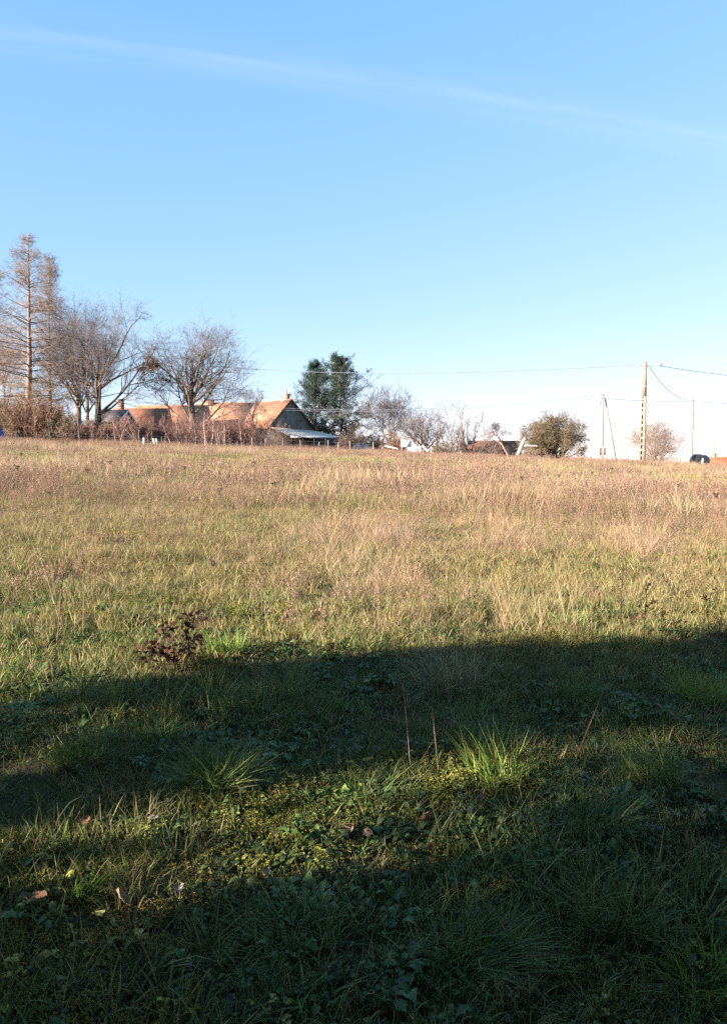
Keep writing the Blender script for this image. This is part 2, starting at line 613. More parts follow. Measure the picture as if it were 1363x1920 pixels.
def conifer_tree(name, base, height, label, group=None, seed=0, radius=4.0, trunk_r=0.3, lean=0.0, bare=0.22, whorls=34, per=5,
                 droop=-0.10, twig_len=0.55, bark=None, twig=None, twig_r=0.011, needles=None, power=0.75, irregular=0.2, perbranch=9, angle=84, perside=5):
    """a straight-stemmed tree with whorled boughs; bare (larch) or carrying needle sprays (pine)"""
    rng = np.random.default_rng(seed)
    root = empty(name, base, label, 'tree', group)
    tm, cm = MB(), MB()
    P = curve(np.array([[0, 0, -0.3]]), np.array([[lean, 0, 1.0]]), np.array([height + 0.3]), 20, 0.012, 0.004, rng)
    R = taper(np.array([trunk_r]), 21, 0.06)
    tm.tubes(P, R, 8)
    n = whorls * per
    tt = np.sort(rng.uniform(bare, 0.985, n))
    f = tt * 20; i = f.astype(int); fr = (f - i)[:, None]
    pos = P[0, i] * (1 - fr) + P[0, np.minimum(i + 1, 20)] * fr
    az = rng.uniform(0, 2 * math.pi, n)
    reach = radius * np.clip((1 - tt) / (1 - bare), 0.02, 1) ** power * rng.uniform(1 - irregular, 1 + irregular, n)
    low = np.clip((tt - bare) / 0.15, 0.45, 1)
    reach = reach * low + 0.25
    el = np.radians(angle) - np.radians(38) * tt ** 2
    d = np.stack([np.cos(az) * np.sin(el), np.sin(az) * np.sin(el), np.cos(el)], 1)
    P1 = curve(pos, d, reach, 7, 0.06, droop, rng)
    # boughs turn up at their ends
    k = np.linspace(0, 1, 8)[None, :, None]
    P1 = P1 + np.array([0, 0, 1.0]) * (k ** 2.2) * (reach[:, None, None] * (0.30 if droop < -0.05 else 0.12))
    R1 = taper(0.012 + 0.010 * reach, 8, 0.25)
    cm.tubes(P1, R1, 4)
    pos, d, r, t = sprout(P1, R1, perbranch, 0.12, 1.0, 52, rng, 0.3)
    ln = twig_len * (0.35 + 0.18 * np.repeat(reach, perbranch)) * rng.uniform(0.5, 1.3, len(pos))
    P2 = curve(pos, d, ln, 3, 0.12, -0.10 if needles is None else 0.08, rng)
    R2 = taper(np.full(len(pos), twig_r * 1.3), 4, 0.5)
    cm.tubes(P2, R2, 3)
    if perside:
        p3, d3, r3, t3 = sprout(P2, R2, perside, 0.2, 1.0, 48, rng)
        P3 = curve(p3, d3, rng.uniform(0.15, 0.5, len(p3)), 2, 0.15, -0.12 if needles is None else 0.1, rng)
        cm.tubes(P3, taper(np.full(len(p3), twig_r), 3, 0.6), 3)
    place('trunk', tm.mesh('trunk', bark or BARK, True), root)
    place('crown', cm.mesh('crown', twig or TWIG, True), root)
    if needles is not None:
        nm = MB()
        src = P2[:, 1:].reshape(-1, 3)
        src = np.repeat(src, needles[1], axis=0) + rng.normal(size=(len(src) * needles[1], 3)) * needles[2]
        ax = unit(rng.normal(size=src.shape) + np.array([0, 0, 0.35]))
        c = np.stack([rng.uniform(0, 0.25, len(src)) ** 2, rng.uniform(0, 1, len(src)), np.zeros(len(src))], 1)
        nm.leaves(src, rng.uniform(0.18, 0.36, len(src)), rng.uniform(0.04, 0.085, len(src)), rng, ax, c)
        place('needles', nm.mesh('needles', needles[0]), root)
    return root


def shrub(name, base, height, width, label, group=None, seed=0, stems=16, bark=None, twig=None, twig_r=0.008, per=(7, 6), leaves=None,
          depth=None, spread=0.6, category='shrub', stem_r=0.03, up=0.05):
    """stems rising together from the ground, each with side branches and twigs"""
    rng = np.random.default_rng(seed)
    root = empty(name, base, label, category, group)
    depth = width if depth is None else depth
    sm, cm = MB(), MB()
    st = np.stack([rng.normal(size=stems) * width * 0.16, rng.normal(size=stems) * depth * 0.16, np.full(stems, -0.15)], 1)
    d = np.stack([st[:, 0] / width * 2.2 * spread + rng.normal(size=stems) * 0.28 * spread, st[:, 1] / depth * 2.2 * spread + rng.normal(size=stems) * 0.28 * spread, np.ones(stems)], 1)
    ln = height * rng.uniform(0.6, 1.05, stems) * 1.05
    P = curve(st, d, ln, 8, 0.09, up, rng); R = taper(stem_r * rng.uniform(0.5, 1.1, stems), 9, 0.2)
    sm.tubes(P, R, 5)
    pos, dd, r, t = sprout(P, R, per[0], 0.15, 0.98, 40, rng)
    l2 = np.repeat(ln, per[0]) * rng.uniform(0.15, 0.4, len(pos)) * (1.1 - 0.6 * t)
    P2 = curve(pos, dd, l2, 4, 0.16, 0.05, rng); R2 = np.maximum(taper(r * 0.55, 5, 0.3), twig_r * 0.7)
    cm.tubes(P2, R2, 3)
    pos, dd, r, t = sprout(P2, R2, per[1], 0.1, 1.0, 42, rng)
    P3 = curve(pos, dd, np.repeat(l2, per[1]) * rng.uniform(0.25, 0.6, len(pos)), 2, 0.2, 0.02, rng)
    cm.tubes(P3, taper(np.full(len(pos), twig_r), 3, 0.5), 3)
    place('stems', sm.mesh('stems', bark or BARK, True), root)
    place('crown', cm.mesh('crown', twig or TWIG, True), root)
    if leaves is not None:
        mat, count, size = leaves
        src = np.concatenate([P2[:, 2:].reshape(-1, 3), P3.reshape(-1, 3)])
        pick = src[rng.integers(0, len(src), count)] + rng.normal(size=(count, 3)) * 0.05
        lm = MB()
        c = np.stack([rng.uniform(0, 0.6, count) ** 2, rng.uniform(0, 1, count), np.zeros(count)], 1)
        lm.leaves(pick, size * rng.uniform(0.6, 1.4, count), size * rng.uniform(0.4, 0.9, count), rng, None, c)
        place('leaves', lm.mesh('leaves', mat), root)
    return root


BARK = noisy('bark_grey_brown', (0.10, 0.075, 0.06), (0.22, 0.165, 0.125), 3.0, 0.95, 0.6, stretch=(2, 2, 0.5))
BARK_PALE = noisy('bark_pale', (0.20, 0.15, 0.115), (0.33, 0.26, 0.205), 4.0, 0.95, 0.4, stretch=(2, 2, 0.6))
BARK_DARK = noisy('bark_dark', (0.05, 0.04, 0.035), (0.12, 0.09, 0.07), 3.0, 0.95, 0.6, stretch=(2, 2, 0.5))
BARK_LARCH = noisy('bark_larch', (0.15, 0.105, 0.085), (0.28, 0.20, 0.16), 3.0, 0.95, 0.6, stretch=(2, 2, 0.4))
BIRCH = noisy('bark_birch', (0.36, 0.29, 0.22), (0.52, 0.44, 0.35), 2.0, 0.8, 0.2, stretch=(2, 2, 3))
DEADWOOD = noisy('bleached_wood', (0.34, 0.28, 0.22), (0.55, 0.47, 0.39), 3.0, 0.9, 0.4, stretch=(3, 3, 0.6))
TWIG = noisy('twigs_grey_brown', (0.105, 0.090, 0.088), (0.175, 0.150, 0.138), 1.2, 0.9)
TWIG_TAN = noisy('twigs_tan', (0.17, 0.12, 0.085), (0.27, 0.195, 0.14), 1.0, 0.9)
TWIG_OLIVE = noisy('twigs_olive', (0.13, 0.10, 0.06), (0.21, 0.165, 0.095), 1.0, 0.9)
TWIG_PURPLE = noisy('twigs_purple_brown', (0.13, 0.075, 0.065), (0.24, 0.145, 0.12), 1.0, 0.9)
TWIG_RUSSET = noisy('twigs_russet', (0.16, 0.095, 0.065), (0.27, 0.165, 0.11), 0.8, 0.9)
NEEDLE_BLUE = leafy('needles_blue_green', 0.2, 0.5, 0.3, False, (0.026, 0.060, 0.046), (0.13, 0.10, 0.035))
NEEDLE_OLIVE = leafy('needles_olive', 0.2, 0.5, 0.3, False, (0.030, 0.055, 0.034), (0.16, 0.11, 0.04))
LEAF_EVERGREEN = leafy('evergreen_leaf', 0.15, 0.45, 0.3, False, (0.03, 0.05, 0.018), (0.05, 0.06, 0.02))
LEAF_OLIVE = leafy('ivy_olive', 0.25, 0.5, 0.3, False, (0.095, 0.088, 0.042), (0.20, 0.16, 0.08))
LEAF_DEAD = leafy('dead_leaf', 0.3, 0.8, 0.1, False, (0.11, 0.062, 0.035), (0.26, 0.15, 0.07))


def h_from(px, py, d, base):
    return float(W(px, py, d)[2] - base[2])


# --- the tall group on the left
b = GX(54, 100)
conifer_tree('larch_tree', b, h_from(76, 438, 100, b), 'tallest bare larch with a straight pale trunk and drooping tan boughs', seed=11, radius=7.4, trunk_r=0.48,
             lean=0.055, bare=0.10, whorls=38, per=5, droop=-0.10, bark=BARK_LARCH, twig=TWIG_TAN, twig_r=0.0085, power=0.72, perbranch=13, perside=6, twig_len=1.5)
b = GX(98, 110)
conifer_tree('larch_tree', b, h_from(98, 482, 110, b), 'slimmer bare larch just behind the tallest one, fine upright tan twigs', seed=12, radius=5.2, trunk_r=0.30,
             bare=0.12, whorls=32, per=5, droop=-0.03, bark=BARK_LARCH, twig=TWIG_TAN, twig_r=0.0085, power=0.55, angle=66, perbranch=12, perside=6, twig_len=1.4)
b = GX(-22, 104)
conifer_tree('larch_tree', b, h_from(-14, 508, 104, b), 'bare larch half out of the picture at the left edge', seed=13, radius=6.2, trunk_r=0.34,
             bare=0.10, whorls=26, per=5, droop=-0.08, bark=BARK_LARCH, twig=TWIG_TAN, twig_r=0.0085, power=0.65, perbranch=12, perside=6, twig_len=1.4)
b = GX(18, 112)
broad_tree('bare_tree', b, h_from(20, 585, 112, b), 'tan bare tree in the gap to the left of the tallest larch', seed=14, crown=(4.6, 4.2, 7.5), crown_z=9.5,
           trunk_frac=0.5, trunk_r=0.2, limbs=12, limb_t=(0.15, 1), twig=TWIG_TAN, limb_spread=36, per=(8, 7, 4), up=(0.12, 0.08, 0.04))
b = GX(148, 108)
broad_tree('bare_tree', b, h_from(150, 552, 108, b), 'tall bare oak with olive twigs standing right of the larches', seed=21, crown=(5.2, 5.0, 9.0), crown_z=12.4, crown_dx=-0.4,
           trunk_frac=0.50, trunk_r=0.42, limbs=12, limb_t=(0.4, 1), limb_spread=40, twig=TWIG, per=(8, 8, 5), up=(0.14, 0.08, 0.03), twig_r=0.0095)


def brown_leaves(n, zlo, zhi, xlo, xhi, size=0.17):
    def f(root, P2, P3, P4, rng):
        src = P3.reshape(-1, 3)
        src = src[(src[:, 2] > zlo) & (src[:, 2] < zhi) & (src[:, 0] > xlo) & (src[:, 0] < xhi)]
        if not len(src):
            return
        cl = src[rng.integers(0, len(src), max(1, n // 14))]
        pick = np.repeat(cl, 14, axis=0) + rng.normal(size=(len(cl) * 14, 3)) * 0.28
        lm = MB()
        c = np.stack([rng.uniform(0, 0.6, len(pick)) ** 2, rng.uniform(0, 1, len(pick)), np.zeros(len(pick))], 1)
        lm.leaves(pick, size * rng.uniform(0.6, 1.4, len(pick)), size * rng.uniform(0.5, 0.9, len(pick)), rng, None, c)
        place('leaves', lm.mesh('leaves', LEAF_DEAD), root)
    return f


b = GX(170, 103)
broad_tree('bare_tree', b, h_from(172, 562, 103, b), 'slender bare tree between the two stouter oaks', seed=22, crown=(4.0, 4.0, 8.0), crown_z=11.5,
           trunk_frac=0.5, trunk_r=0.27, limbs=11, limb_t=(0.4, 1), limb_spread=34, twig=TWIG, per=(7, 7, 4), up=(0.12, 0.06, 0.03), twig_r=0.0095)
b = GX(188, 99)
broad_tree('bare_tree', b, h_from(205, 560, 99, b), 'spreading bare oak keeping brown leaves on its right boughs', seed=23, crown=(8.4, 5.5, 7.8), crown_z=10.4, crown_dx=1.9,
           trunk_frac=0.50, trunk_r=0.46, limbs=13, limb_t=(0.35, 1), limb_spread=52, twig=TWIG, bark=BARK_DARK, per=(8, 8, 5), up=(0.08, 0.04, 0.02), twig_r=0.0095,
           explicit=[(0.35, (1, -0.1, 0.42), 0.8), (0.3, (1, 0.1, 0.2), 0.7), (0.5, (1, 0, 0.7), 0.8), (0.6, (-0.9, 0, 0.8), 0.7)],
           extra=brown_leaves(1300, 6.5, 10.5, 5.5, 12.0, 0.22))
b = GX(158, 97)
broad_tree('leaning_tree', b, 8.5, 'leaning bare trunk slanting up to the left beneath the oaks', seed=24, crown=(3.0, 2.5, 3.2), crown_z=5.6, crown_dx=-3.8,
           trunk_frac=0.75, trunk_r=0.2, lean=(-0.95, 0), limbs=7, limb_t=(0.3, 1), twig=TWIG_OLIVE, bark=BARK_PALE, per=(6, 6, 4))

# --- the great walnut before the roofs, a spreading round crown
b = GX(364, 100)
broad_tree('walnut_tree', b, h_from(365, 606, 100, b), 'big round-crowned bare walnut tree standing before the orange roofs', seed=31, crown=(7.6, 6.5, 7.4), crown_z=8.3, crown_dx=0.6,
           trunk_frac=0.50, trunk_r=0.52, limbs=9, limb_t=(0.55, 1.0), limb_spread=42, twig=TWIG, bark=BARK, per=(8, 8, 5), up=(0.05, 0.035, 0.02), twig_r=0.0095, wig=0.13,
           explicit=[(0.34, (-0.8, 0.1, 0.55), 1.0), (0.45, (-0.75, -0.2, 0.8), 0.8), (0.36, (1, -0.1, 0.30), 0.9), (0.42, (0.95, 0.2, 0.5), 0.9),
                     (0.62, (1, 0, 0.75), 0.8), (0.7, (-0.9, 0, 0.9), 0.8), (0.8, (0.5, 0.3, 1), 0.9), (0.85, (-0.4, -0.2, 1), 0.9)])
b = GX(492, 97)
broad_tree('walnut_bough_tree', b, h_from(478, 700, 97, b), 'low crooked ivy-hung tree in front of the gabled house', seed=33, crown=(2.4, 2.2, 3.0), crown_z=4.6, crown_dx=-0.9,
           trunk_frac=0.5, trunk_r=0.16, lean=(-0.35, 0), limbs=8, twig=TWIG, bark=BARK_DARK, per=(6, 6, 4))

# --- the two pines right of the gable
b = GX(592, 144)
conifer_tree('pine_tree', b, h_from(596, 683, 144, b), 'left pine of the pair beside the gable, full green crown', seed=41, radius=8.0, trunk_r=0.30, bare=0.06, whorls=25, per=6,
             droop=0.02, twig_len=0.9, bark=BARK, twig=TWIG, needles=(NEEDLE_BLUE, 15, 0.17), power=0.72, irregular=0.40, perbranch=8, perside=0, angle=80)
b = GX(640, 141)
conifer_tree('pine_tree', b, h_from(637, 674, 141, b), 'right pine of the pair, darker with boughs jutting right', seed=43, radius=8.2, trunk_r=0.34, bare=0.07, whorls=23, per=6,
             droop=0.02, twig_len=0.9, bark=BARK, twig=TWIG, needles=(NEEDLE_OLIVE, 15, 0.17), power=0.68, irregular=0.55, perbranch=8, perside=0, angle=82)

# --- bare trees along the skyline
b = GX(732, 128)
broad_tree('bare_tree', b, h_from(732, 716, 128, b), 'pale domed bare tree to the right of the pines', seed=51, crown=(6.2, 5.0, 6.0), crown_z=6.3,
           trunk_frac=0.4, trunk_r=0.28, limbs=10, twig=TWIG, bark=BARK_PALE, per=(8, 7, 5), limb_spread=38, up=(0.1, 0.06, 0.03), twig_r=0.015)
b = GX(796, 92)
broad_tree('pollard_tree', b, h_from(800, 762, 92, b), 'old dark pollard with a knobbly trunk behind the white board', seed=52, crown=(3.4, 3.0, 3.2), crown_z=3.4,
           trunk_frac=0.26, trunk_r=0.45, limbs=11, limb_t=(0.6, 1), twig=TWIG, bark=BARK_DARK, per=(7, 6, 4), limb_spread=52, twig_r=0.011)
for i, (px, top, w) in enumerate([(838, 762, 2.6), (862, 752, 3.0), (886, 758, 2.6)]):
    b = GX(px, 112 + 2 * i)
    shrub('coppice_tree', b, h_from(px, top, 112 + 2 * i, b), w * 2, ['left clump of upright bare stems just right of the pollard', 'tallest clump of upright bare stems behind the white chimney', 'right clump of upright bare stems above the brown roof'][i], 'coppice stems behind the low roof', seed=60 + i,
          stems=11, bark=BARK_PALE, twig=TWIG, per=(7, 6), spread=0.42, category='tree', stem_r=0.11, twig_r=0.017, up=0.08)
b = GX(965, 86)
broad_tree('leaning_tree', b, h_from(930, 790, 86, b) + 0.6, 'bare tree leaning left with drooping twigs beside the bleached trunk', seed=55, crown=(2.3, 1.8, 1.8), crown_z=2.4, crown_dx=-2.5,
           trunk_frac=0.85, trunk_r=0.13, lean=(-0.95, 0), limbs=8, limb_t=(0.5, 1), twig=TWIG, bark=BARK_PALE, per=(6, 6, 4), up=(-0.10, -0.12, -0.1))
b = GX(1040, 85)


def ivy(n, size=0.12):
    def f(root, P2, P3, P4, rng):
        src = np.concatenate([P2[:, 1:].reshape(-1, 3), P3.reshape(-1, 3)])
        cl = src[rng.integers(0, len(src), n // 22)]
        pick = np.repeat(cl, 22, axis=0) + rng.normal(size=(len(cl) * 22, 3)) * 0.17
        lm = MB()
        c = np.stack([rng.uniform(0, 0.9, len(pick)) ** 2, rng.uniform(0, 1, len(pick)), np.zeros(len(pick))], 1)
        lm.leaves(pick, size * rng.uniform(0.6, 1.4, len(pick)), size * rng.uniform(0.5, 0.9, len(pick)), rng, None, c)
        place('ivy', lm.mesh('ivy', LEAF_OLIVE), root)
    return f


broad_tree('ivy_clad_tree', b, h_from(1035, 762, 85, b), 'wide low ivy tree thick with olive ivy left of the telegraph pole', seed=156, crown=(4.1, 3.2, 3.3), crown_z=1.9,
           trunk_frac=0.30, trunk_r=0.26, limbs=26, limb_t=(0.05, 1), twig=TWIG_OLIVE, per=(9, 8, 5), limb_spread=58, twig_r=0.011, extra=ivy(9000))
b = GX(1076, 86)
shrub('bare_shrub', b, 1.9, 2.6, 'small bare shrub at the right foot of the ivy-clad tree', seed=57, stems=9, twig=TWIG, bark=BARK, spread=1.0)
b = GX(1232, 104)
broad_tree('bare_tree', b, h_from(1232, 786, 104, b), 'bare many-limbed tree low behind the concrete pole', seed=58, crown=(4.8, 4.0, 3.9), crown_z=3.6, stems=4,
           trunk_frac=0.45, trunk_r=0.18, limbs=7, limb_t=(0.35, 1), twig=TWIG_TAN, bark=BARK_PALE, per=(6, 6, 4), limb_spread=50, twig_r=0.008)
b = GX(1277, 96)
shrub('bare_shrub', b, 3.4, 3.4, 'tan twiggy shrub just left of the right telegraph pole', seed=59, stems=12, twig=TWIG_TAN, bark=BARK_PALE, spread=0.7, twig_r=0.009)
b = GX(1366, 100)
shrub('bare_shrub', b, 6.5, 3.0, 'pale bare shrub cut by the right edge of the picture', seed=66, stems=8, twig=TWIG_RUSSET, bark=BARK_PALE, spread=0.5, stem_r=0.05)
b = GX(1318, 92)
shrub('bare_shrub', b, 2.2, 2.4, 'low bare shrub behind the wrapped bales', seed=67, stems=9, twig=TWIG, bark=BARK, spread=0.8)
for px, d, h, w, sd, lab in [(655, 104, 3.6, 4.6, 70, 'tan twiggy shrub at the foot of the right pine'),
                             (700, 106, 3.2, 5.0, 71, 'grey-brown shrub behind the dark tarpaulin heap'),
                             (742, 104, 3.4, 4.6, 72, 'russet shrub left of the white board'),
                             (828, 100, 2.6, 4.2, 73, 'twiggy shrub right of the old pollard'),
                             (905, 96, 1.9, 4.0, 74, 'low brown shrub in front of the brown roof'),
                             (1012, 82, 1.6, 3.0, 75, 'low olive shrub under the ivy-clad tree')]:
    shrub('bare_shrub', GX(px, d), h, w, lab, seed=sd, stems=48, twig=TWIG_TAN if sd in (70, 75) else TWIG_RUSSET if sd in (72, 74) else TWIG_OLIVE, bark=BARK, per=(9, 7),
          twig_r=0.020, leaves=(LEAF_OLIVE, 260, 0.08) if sd in (70, 75) else None)

# --- scrub along the foot of the left-hand trees
for i, (px, d, h, w, tw, lab) in enumerate([
        (-8, 97, 5.6, 6.0, TWIG_RUSSET, 'dense russet thicket at the left edge above the blue tarpaulin'),
        (28, 95, 5.3, 5.0, TWIG_OLIVE, 'olive thicket with pale yellow stems beside the blue tarpaulin'),
        (62, 94, 5.0, 5.0, TWIG_RUSSET, 'russet thicket below the tallest larch'),
        (98, 95, 4.6, 5.2, TWIG_RUSSET, 'russet thicket below the slimmer larch'),
        (132, 93, 3.6, 4.4, TWIG_OLIVE, 'olive scrub left of the oak trunks'),
        (168, 92, 3.0, 4.0, TWIG_PURPLE, 'purple-brown scrub at the foot of the oak trunks'),
        (202, 93, 2.8, 3.6, TWIG_OLIVE, 'olive-brown scrub in front of the grey-roofed shed'),
        (238, 92, 3.4, 4.0, TWIG_PURPLE, 'purple-brown scrub right of the grey-roofed shed')]):
    shrub('thicket', GX(px, d), h, w, lab, seed=80 + i, stems=70, twig=tw, bark=BARK_PALE if i in (1, 4) else BARK, per=(11, 8), twig_r=0.020, spread=0.85, stem_r=0.045,
          leaves=(LEAF_DEAD, 500, 0.09) if i < 4 else None)
# --- birch saplings and thin purple scrub veiling the roofs
rng = np.random.default_rng(5)
saps = [(222, 89), (229, 88), (240, 90), (262, 89), (268, 88), (276, 88), (281, 89), (290, 90), (312, 89), (337, 90), (366, 88), (384, 89), (393, 90), (395, 88),
        (403, 89), (412, 88), (418, 89), (421, 90), (427, 88), (440, 90), (462, 89), (180, 89), (158, 90), (326, 88)]
for i, (px, d) in enumerate(saps):
    b = GX(px, d)
    h = rng.uniform(3.0, 5.0)
    big = i in (5, 13, 18)
    shrub('birch_sapling', b, h if not big else 5.0, 1.7, 'slender birch sapling with a pale stem, one of those before the orange roofs', 'birch saplings before the orange roofs', seed=120 + i,
          stems=1 if not big else 2, bark=BIRCH, twig=TWIG_PURPLE, per=(16, 7), spread=0.35, category='tree', stem_r=0.042 if not big else 0.065, twig_r=0.010)
for i, px in enumerate(range(246, 492, 16)):
    d = 93 + 4 * rng.uniform()
    shrub('purple_shrub', GX(px + rng.uniform(-6, 6), d), rng.uniform(2.4, 4.6), 3.2, 'thin purple-brown shrub in the row before the orange roofs', 'purple-brown shrubs before the orange roofs',
          seed=160 + i, stems=26, twig=TWIG_PURPLE, bark=TWIG_PURPLE, per=(9, 7), twig_r=0.015, spread=0.6)

# ------------------------------------------------------------------ buildings
def tile_mat(name, c1, c2, c3):
    m, t, b = principled(name, 0.9, 0.1)
    tcn = N(t, 'ShaderNodeTexCoord')
    br = N(t, 'ShaderNodeTexBrick')
    br.inputs['Scale'].default_value = 1.0
    br.inputs['Brick Width'].default_value = 0.24
    br.inputs['Row Height'].default_value = 0.20
    br.inputs['Mortar Size'].default_value = 0.012
    br.inputs['Color1'].default_value = (*c1, 1)
    br.inputs['Color2'].default_value = (*c2, 1)
    br.inputs['Mortar'].default_value = (*c3, 1)
    t.links.new(tcn.outputs['Object'], br.inputs['Vector'])
    no = N(t, 'ShaderNodeTexNoise')
    no.inputs['Scale'].default_value = 0.9
    no.inputs['Detail'].default_value = 6.0
    t.links.new(tcn.outputs['Object'], no.inputs['Vector'])
    mx = N(t, 'ShaderNodeMix', data_type='RGBA')
    t.links.new(math_node(t, 'MULTIPLY', math_node(t, 'SUBTRACT', no.outputs['Fac'], 0.42), 2.2, clamp=True), mx.inputs['Factor'])
    t.links.new(br.outputs['Color'], mx.inputs['A'])
    mx.inputs['B'].default_value = (*[v * 0.72 for v in c2], 1)
    t.links.new(mx.outputs['Result'], b.inputs['Base Color'])
    bp = N(t, 'ShaderNodeBump')
    bp.inputs['Strength'].default_value = 0.5
    bp.inputs['Distance'].default_value = 0.03
    t.links.new(br.outputs['Fac'], bp.inputs['Height'])
    t.links.new(bp.outputs[0], b.inputs['Normal'])
    return m


TILE_ORANGE = tile_mat('roof_tiles_orange', (0.48, 0.245, 0.145), (0.40, 0.195, 0.115), (0.19, 0.10, 0.065))
TILE_BROWN = tile_mat('roof_tiles_brown', (0.25, 0.12, 0.08), (0.20, 0.095, 0.062), (0.10, 0.06, 0.04))
RENDER_GREY = noisy('rough_grey_render', (0.125, 0.118, 0.100), (0.20, 0.19, 0.165), 1.5, 0.95, 0.3)
RENDER_PALE = noisy('pale_render', (0.50, 0.45, 0.38), (0.64, 0.58, 0.50), 1.5, 0.95, 0.3)
WHITE_PAINT = noisy('white_paint', (0.74, 0.72, 0.68), (0.84, 0.82, 0.79), 3.0, 0.6, 0.0)
BRICK_RED = noisy('brick_red', (0.30, 0.14, 0.10), (0.42, 0.22, 0.15), 6.0, 0.95, 0.3)
SLATE = noisy('slate_grey', (0.10, 0.092, 0.09), (0.16, 0.148, 0.142), 4.0, 0.7, 0.2)
OLD_WOOD = noisy('weathered_wood', (0.22, 0.18, 0.14), (0.36, 0.30, 0.24), 5.0, 0.9, 0.4, stretch=(3, 3, 0.5))
DARK_WOOD = noisy('dark_timber', (0.05, 0.04, 0.035), (0.10, 0.085, 0.07), 5.0, 0.9, 0.3)


def gable_house(name, centre, ang, length, width, eave, ridge, label, wall_mat, roof_mat, base_z, overhang=0.35, category='house', verge=None):
    """ridge along local X; eave and ridge are heights above base_z"""
    root = empty(name, (centre[0], centre[1], base_z), label, category, rotz=ang)
    L, Wd = length / 2, width / 2
    w = MB()
    V = [[-L, -Wd, -1], [L, -Wd, -1], [L, Wd, -1], [-L, Wd, -1], [-L, -Wd, eave], [L, -Wd, eave], [L, Wd, eave], [-L, Wd, eave], [-L, 0, ridge - 0.08], [L, 0, ridge - 0.08]]
    w.add(V, [[0, 1, 5, 4], [2, 3, 7, 6], [1, 2, 6, 5], [3, 0, 4, 7]], [[5, 6, 9], [7, 4, 8]])
    place('wall', w.mesh('wall', wall_mat), root)
    slope = (ridge - eave) / Wd
    ow, ol = overhang, 0.3
    for s in (-1, 1):
        r = MB()
        # a slab 0.16 thick made in the roof's own plane
        run = math.hypot(Wd + ow, slope * (Wd + ow))
        r.box((-L - ol, 0, 0.02), (L + ol, run, 0.18))
        o = place('roof', r.mesh('roof', roof_mat), root, (0, 0, ridge))
        o.rotation_euler = (-math.atan(slope), 0, 0 if s > 0 else math.pi)
        if verge and s < 0:
            pass
    cap = MB().tubes(np.array([[[-L - ol, 0, ridge + 0.10], [0, 0, ridge + 0.10], [L + ol, 0, ridge + 0.10]]]), np.full((1, 3), 0.14), 8, True)
    place('ridge_cap', cap.mesh('ridge_cap', roof_mat), root)
    if verge:
        for s in (-1, 1):
            v = MB()
            x = L + ol
            v.hexa([[x, 0, ridge - 0.15], [x + 0.05, 0, ridge - 0.15], [x + 0.05, s * (Wd + ow), eave - slope * ow - 0.15], [x, s * (Wd + ow), eave - slope * ow - 0.15],
                    [x, 0, ridge + 0.2], [x + 0.05, 0, ridge + 0.2], [x + 0.05, s * (Wd + ow), eave - slope * ow + 0.2], [x, s * (Wd + ow), eave - slope * ow + 0.2]])
            place('verge_board', v.mesh('verge_board', verge), root)
    return root


def chimney(root, x, y, z0, z1, w, mat, pot=True, d=None):
    d = d or w
    m = MB().box((x - w / 2, y - d / 2, z0), (x + w / 2, y + d / 2, z1))
    m.box((x - w / 2 - 0.07, y - d / 2 - 0.07, z1 - 0.22), (x + w / 2 + 0.07, y + d / 2 + 0.07, z1 - 0.08))
    c = place('chimney', m.mesh('chimney', mat), root)
    if pot:
        p = MB().tubes(np.array([[[x, y, z1 - 0.02], [x, y, z1 + 0.3], [x, y, z1 + 0.7]]]), np.array([[0.13, 0.12, 0.10]]), 8, True)
        place('chimney_pot', p.mesh('chimney_pot', BRICK_RED if mat is not WHITE_PAINT else SLATE), c)
    return c


# gabled house: gable end faces right and forward, left slope takes the sun
D = 131.0
apex = W(546, 750, D)
eaveL = W(503, 802, D)
gzb = gz1(apex[0], D)
ang = math.radians(130)                       # ridge runs left and away from the gable
ax = np.array([math.cos(ang), math.sin(ang)])
Lh = 13.0
c = apex[:2] + ax * (Lh / 2)
ridge_h, eave_h = apex[2] - gzb, eaveL[2] - gzb
house = gable_house('gabled_house', c, ang + math.pi, Lh, 9.2, eave_h, ridge_h, 'house with a grey gable and sunlit orange tiled roof beside the pines', RENDER_GREY, TILE_ORANGE, gzb, verge=DARK_WOOD)
chimney(house, Lh / 2 - 1.6, 0.2, ridge_h - 1.0, ridge_h + 1.15, 0.75, BRICK_RED)
ch2 = MB().box((Lh / 2 - 2.6, -0.35, ridge_h - 1.2), (Lh / 2 - 2.0, 0.35, ridge_h + 0.35))
place('chimney', ch2.mesh('chimney', WHITE_PAINT), house)

# long barn behind the walnut, ridge along the picture
D = 140.0
a0, a1 = W(386, 757, D), W(480, 756, D)
zb = gz1(a0[0], D)
barn = gable_house('long_barn', ((a0[0] + a1[0]) / 2, D), math.radians(-4), a1[0] - a0[0] + 3, 9.5, W(430, 806, D)[2] - zb, a0[2] - zb,
                   'long barn with an orange tiled roof between the walnut and the gabled house', RENDER_PALE, TILE_ORANGE, zb)
bl = (a1[0] - a0[0]) / 2
chimney(barn, -bl + 0.6, -0.3, a0[2] - zb - 1.2, a0[2] - zb + 0.75, 1.7, BRICK_RED, False, 0.8)
D = 133.0
a0, a1 = W(262, 762, D), W(388, 760, D)
zb = gz1(a0[0], D)
low = gable_house('cottage', ((a0[0] + a1[0]) / 2, D), math.radians(3), a1[0] - a0[0], 9.0, W(330, 804, D)[2] - zb, a0[2] - zb,
                  'cottage with a faded orange roof behind the walnut trunk and birch saplings', RENDER_PALE, TILE_ORANGE, zb)
fas = MB().box((-5.6, -4.95, W(330, 804, D)[2] - zb - 0.62), (5.6, -4.87, W(330, 804, D)[2] - zb - 0.28))
place('fascia', fas.mesh('fascia', WHITE_PAINT), low)
D = 126.0
